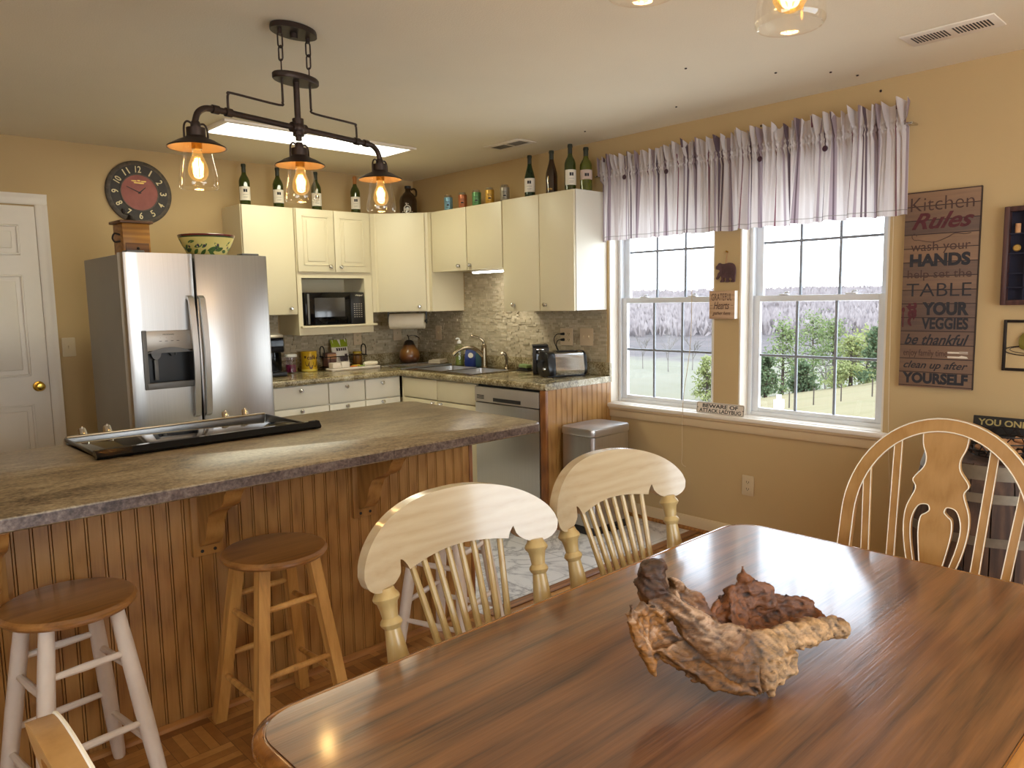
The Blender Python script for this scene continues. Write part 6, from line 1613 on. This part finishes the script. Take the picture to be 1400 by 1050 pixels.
for lab, px, dist, ytop, w_, mt, sd, cn in (
    ('loose green pine at the left of the clump beyond the field', 1072, 50, 440, 1.9, 'needle_a', 1, .35),
    ('tallest green pine in the middle of the clump beyond the field', 1113, 62, 431, 2.6, 'needle_a', 2, .35),
    ('green pine just right of the tallest pine', 1141, 56, 442, 2.0, 'needle_a', 3, .35),
    ('pale yellow-green evergreen right of the muntin in the right window', 1166, 44, 462, 1.2, 'needle_b', 4, .35),
    ('rounded light green evergreen in the right of the right window', 1188, 49, 452, 1.8, 'needle_b', 5, .15),
    ('dark evergreen at the right edge of the right window', 1206, 40, 450, 1.1, 'needle_c', 6, .35),
    ('low dark cedar at the left edge of the right window', 1049, 45, 486, 1.0, 'needle_c', 7, .35),
    ('low dark cedar under the tallest pine', 1101, 46.5, 497, .9, 'needle_c', 8, .35),
    ('faint green cedar in the lower corner of the left window', 968, 56, 490, 1.1, 'needle_b', 9, .35)):
    dist *= 1.18; w_ *= 1.15; x, y = spot(px, dist); zt = 1.425-(ytop-404)/1021.7*.938*dist
    tree(lab, x, y, zt-gz(x, y)+.1, w_, mt, sd, cn, 1900)
def bare(label, x, y, h, seed):
    r = random.Random(seed); t = MB()
    def br_(p, d, L, rad, k):
        q = p+d*L; t.tube([p, p.lerp(q, .5)+Vector((r.uniform(-1, 1), r.uniform(-1, 1), 0))*L*.06, q], [rad, rad*.8, rad*.55], 4)
        if k:
            for _ in range(3 if k > 1 else 4):
                br_(p.lerp(q, r.uniform(.5, 1)), (d+Vector((r.uniform(-1, 1), r.uniform(-1, 1), r.uniform(-.2, .6)))*.75).normalized(), L*r.uniform(.5, .75), rad*.6, k-1)
    br_(Vector((0, 0, 0)), Vector((0, 0, 1)), h*.36, .07, 4)
    tag(t.build('bare_tree', 'twig', loc=(x, y, gz(x, y)-.1), smooth=0), label, 'tree', 'bare trees beyond the field')
for lab, px, dist, h, sd in (('leafless grey tree before the tallest pine', 1132, 56.5, 3.4, 1), ('leafless grey tree left of the pale evergreens', 1150, 60.5, 3.4, 2), ('leafless grey tree behind the low cedar', 1088, 66, 4.6, 3),
    ('leafless tree right in the left window', 948, 95, 6.5, 4), ('leafless tree in the middle of the left window', 915, 92, 6.5, 5), ('leafless tree at the left of the left window', 880, 97, 6.2, 6)):
    x, y = spot(px, dist); bare(lab, x, y, h, sd)
# wooded hills: nobody could count these trees
wd = MB(); rq = random.Random(21)
for k in range(9000):
    px = rq.uniform(820, 1240); dist = 165*(2.5)**(rq.random()**.8); x, y = spot(px, dist); z = gz(x, y); h = rq.uniform(2.2, 4.4); wv = rq.uniform(.6, 1.3)
    side = Vector((-math.cos(.9), math.sin(.9), 0)).normalized(); base = Vector((x, y, z-.3))
    for q in range(3):
        o1 = side*rq.uniform(-wv, wv); hh = h*rq.uniform(.55, 1); 
        vs = [wd.bm.verts.new(p) for p in (base+o1*.15-side*.15, base+o1*.15+side*.15, base+o1+side*wv*.35+Vector((0, 0, hh*.7)), base+o1*.9+Vector((0, 0, hh)), base+o1-side*wv*.35+Vector((0, 0, hh*.7)))]; wd.bm.faces.new(vs)
M['woods'] = leaf('bare_woods', c(196,184,184), c(224,212,210))  # haze over the hills is put into these pale tones
o = wd.build('woods', 'woods', smooth=0, normals=False); o['kind'] = 'stuff'; o['label'] = 'hazy grey leafless woods covering the distant hills'; o['category'] = 'woods'
fp_ = None
for k, (x, y) in enumerate(((18.6, 7.2), (18.8, 5.9), (19.0, 5.2), (19.25, 4.45), (19.45, 3.6), (19.7, 2.75))):
    if fp_ is None:
        fp_ = MB().cyl((0, 0, -.3), (0, 0, .55), .022, .02, n=8).build('fence_post', 'bark', loc=(x, y, gz(x, y))); tag(fp_, 'grey wooden fence post at the lower end of the field', 'fence post', 'fence posts in the field')
    else: dup(fp_, loc=(x, y, gz(x, y)))
tag(MB().box(-.15, .15, -.12, .12, -.1, .32, .02).cyl((0, 0, .32), (0, 0, .48), .08, n=12).build('white_feeder', 'plate_white', loc=(18.9, 6.3, gz(18.9, 6.3))), 'small white trough box among the fence posts outside', 'box')

# ------------------------------------------------------------------ light
w = bpy.data.worlds.new('World'); S.world = w; w.use_nodes = True; nt = w.node_tree; nt.nodes.clear()
def wn(k, **kw):
    n = nt.nodes.new('ShaderNode'+k)
    for a, b in kw.items(): setattr(n, a, b)
    return n
tc = wn('TexCoord'); sp = wn('SeparateXYZ'); rp = wn('ValToRGB'); bg = wn('Background'); ou = wn('OutputWorld')
nt.links.new(tc.outputs['Generated'], sp.inputs[0]); nt.links.new(sp.outputs['Z'], rp.inputs[0]); nt.links.new(rp.outputs[0], bg.inputs[0]); nt.links.new(bg.outputs[0], ou.inputs[0])
e = rp.color_ramp.elements; e[0].position = 0; e[0].color = (.86, .94, 1, 1); e[1].position = .6; e[1].color = (.70, .83, 1, 1)
bg.inputs['Strength'].default_value = 8
def lamp(name, kind, loc, rot, energy, col=(1,1,1), **kw):
    ld = bpy.data.lights.new(name, kind); ld.energy = energy; ld.color = col
    for k, v in kw.items(): setattr(ld, k, v)
    o = bpy.data.objects.new(name, ld); COL.objects.link(o); o.location = loc; o.rotation_euler = rot; return o
def look(d): return Vector(d).to_track_quat('-Z', 'Y').to_euler()
lamp('sun', 'SUN', (5, -10, 12), look((-.02, .72, -.62)), 5.5, (1, .95, .86), angle=.01)
lamp('strip_light_lamp', 'AREA', (-.25, -1.26, 1.622), look((.25, 0, -1)), 2.2, (1, .95, .84), shape='RECTANGLE', size=.05, size_y=.34)
# portals for sky light through the two windows
for (y0, y1) in WIN:
    o = lamp('daylight_portal', 'AREA', (.17, (y0+y1)/2, (WZ0+WZ1)/2), look((-1, 0, 0)), 1, shape='RECTANGLE', size=y1-y0, size_y=WZ1-WZ0); o.data.cycles.is_portal = True
    # local size axes: x across, y up
lamp('daylight_fill', 'AREA', (X0-.12, -5.4, 1.45), look((1, 0, .2)), 13, (.86, .93, 1), shape='RECTANGLE', size=1.6, size_y=1.3)  # fill lamp added outside the unseen left opening, tilted up
lamp('daylight_fill', 'AREA', (-2.3, Y0-.12, 1.3), look((0, 1, .2)), 14, (.88, .94, 1), shape='RECTANGLE', size=2.6, size_y=1.6)  # second added fill lamp, behind the unseen front opening

lamp('added_uplight', 'AREA', (-2.6, -6.3, 1.7), look((0, 0, 1)), 18, (1, .95, .85), shape='DISK', size=.5)  # unseen uplight added to brighten the ceiling, no fixture stands here

# ------------------------------------------------------------------ camera
cam = bpy.data.cameras.new('camera'); co = bpy.data.objects.new('camera', cam); COL.objects.link(co); S.camera = co
yaw, pitch, roll, f = .753616, .111692, -.018367, 1021.684
co.location = (-3.862, -5.3041, 1.42484)
Fv = Vector((math.sin(yaw)*math.cos(pitch), math.cos(yaw)*math.cos(pitch), -math.sin(pitch))); Rv = Vector((math.cos(yaw), -math.sin(yaw), 0)); Uv = Rv.cross(Fv)
R2 = Rv*math.cos(roll)+Uv*math.sin(roll); U2 = Uv*math.cos(roll)-Rv*math.sin(roll)
co.rotation_euler = Matrix((R2, U2, -Fv)).transposed().to_euler()
cam.sensor_width = 36; cam.lens = 36*f/1400; cam.clip_start = .05; cam.clip_end = 2000
S.view_settings.view_transform = 'Standard'; S.view_settings.look = 'None'; S.view_settings.exposure = -.28
S.cycles.use_denoising = True
S.cycles.max_bounces = 10; S.cycles.transparent_max_bounces = 16; S.cycles.diffuse_bounces = 5
S.cycles.sample_clamp_indirect = 6; S.cycles.caustics_reflective = False; S.cycles.caustics_refractive = False
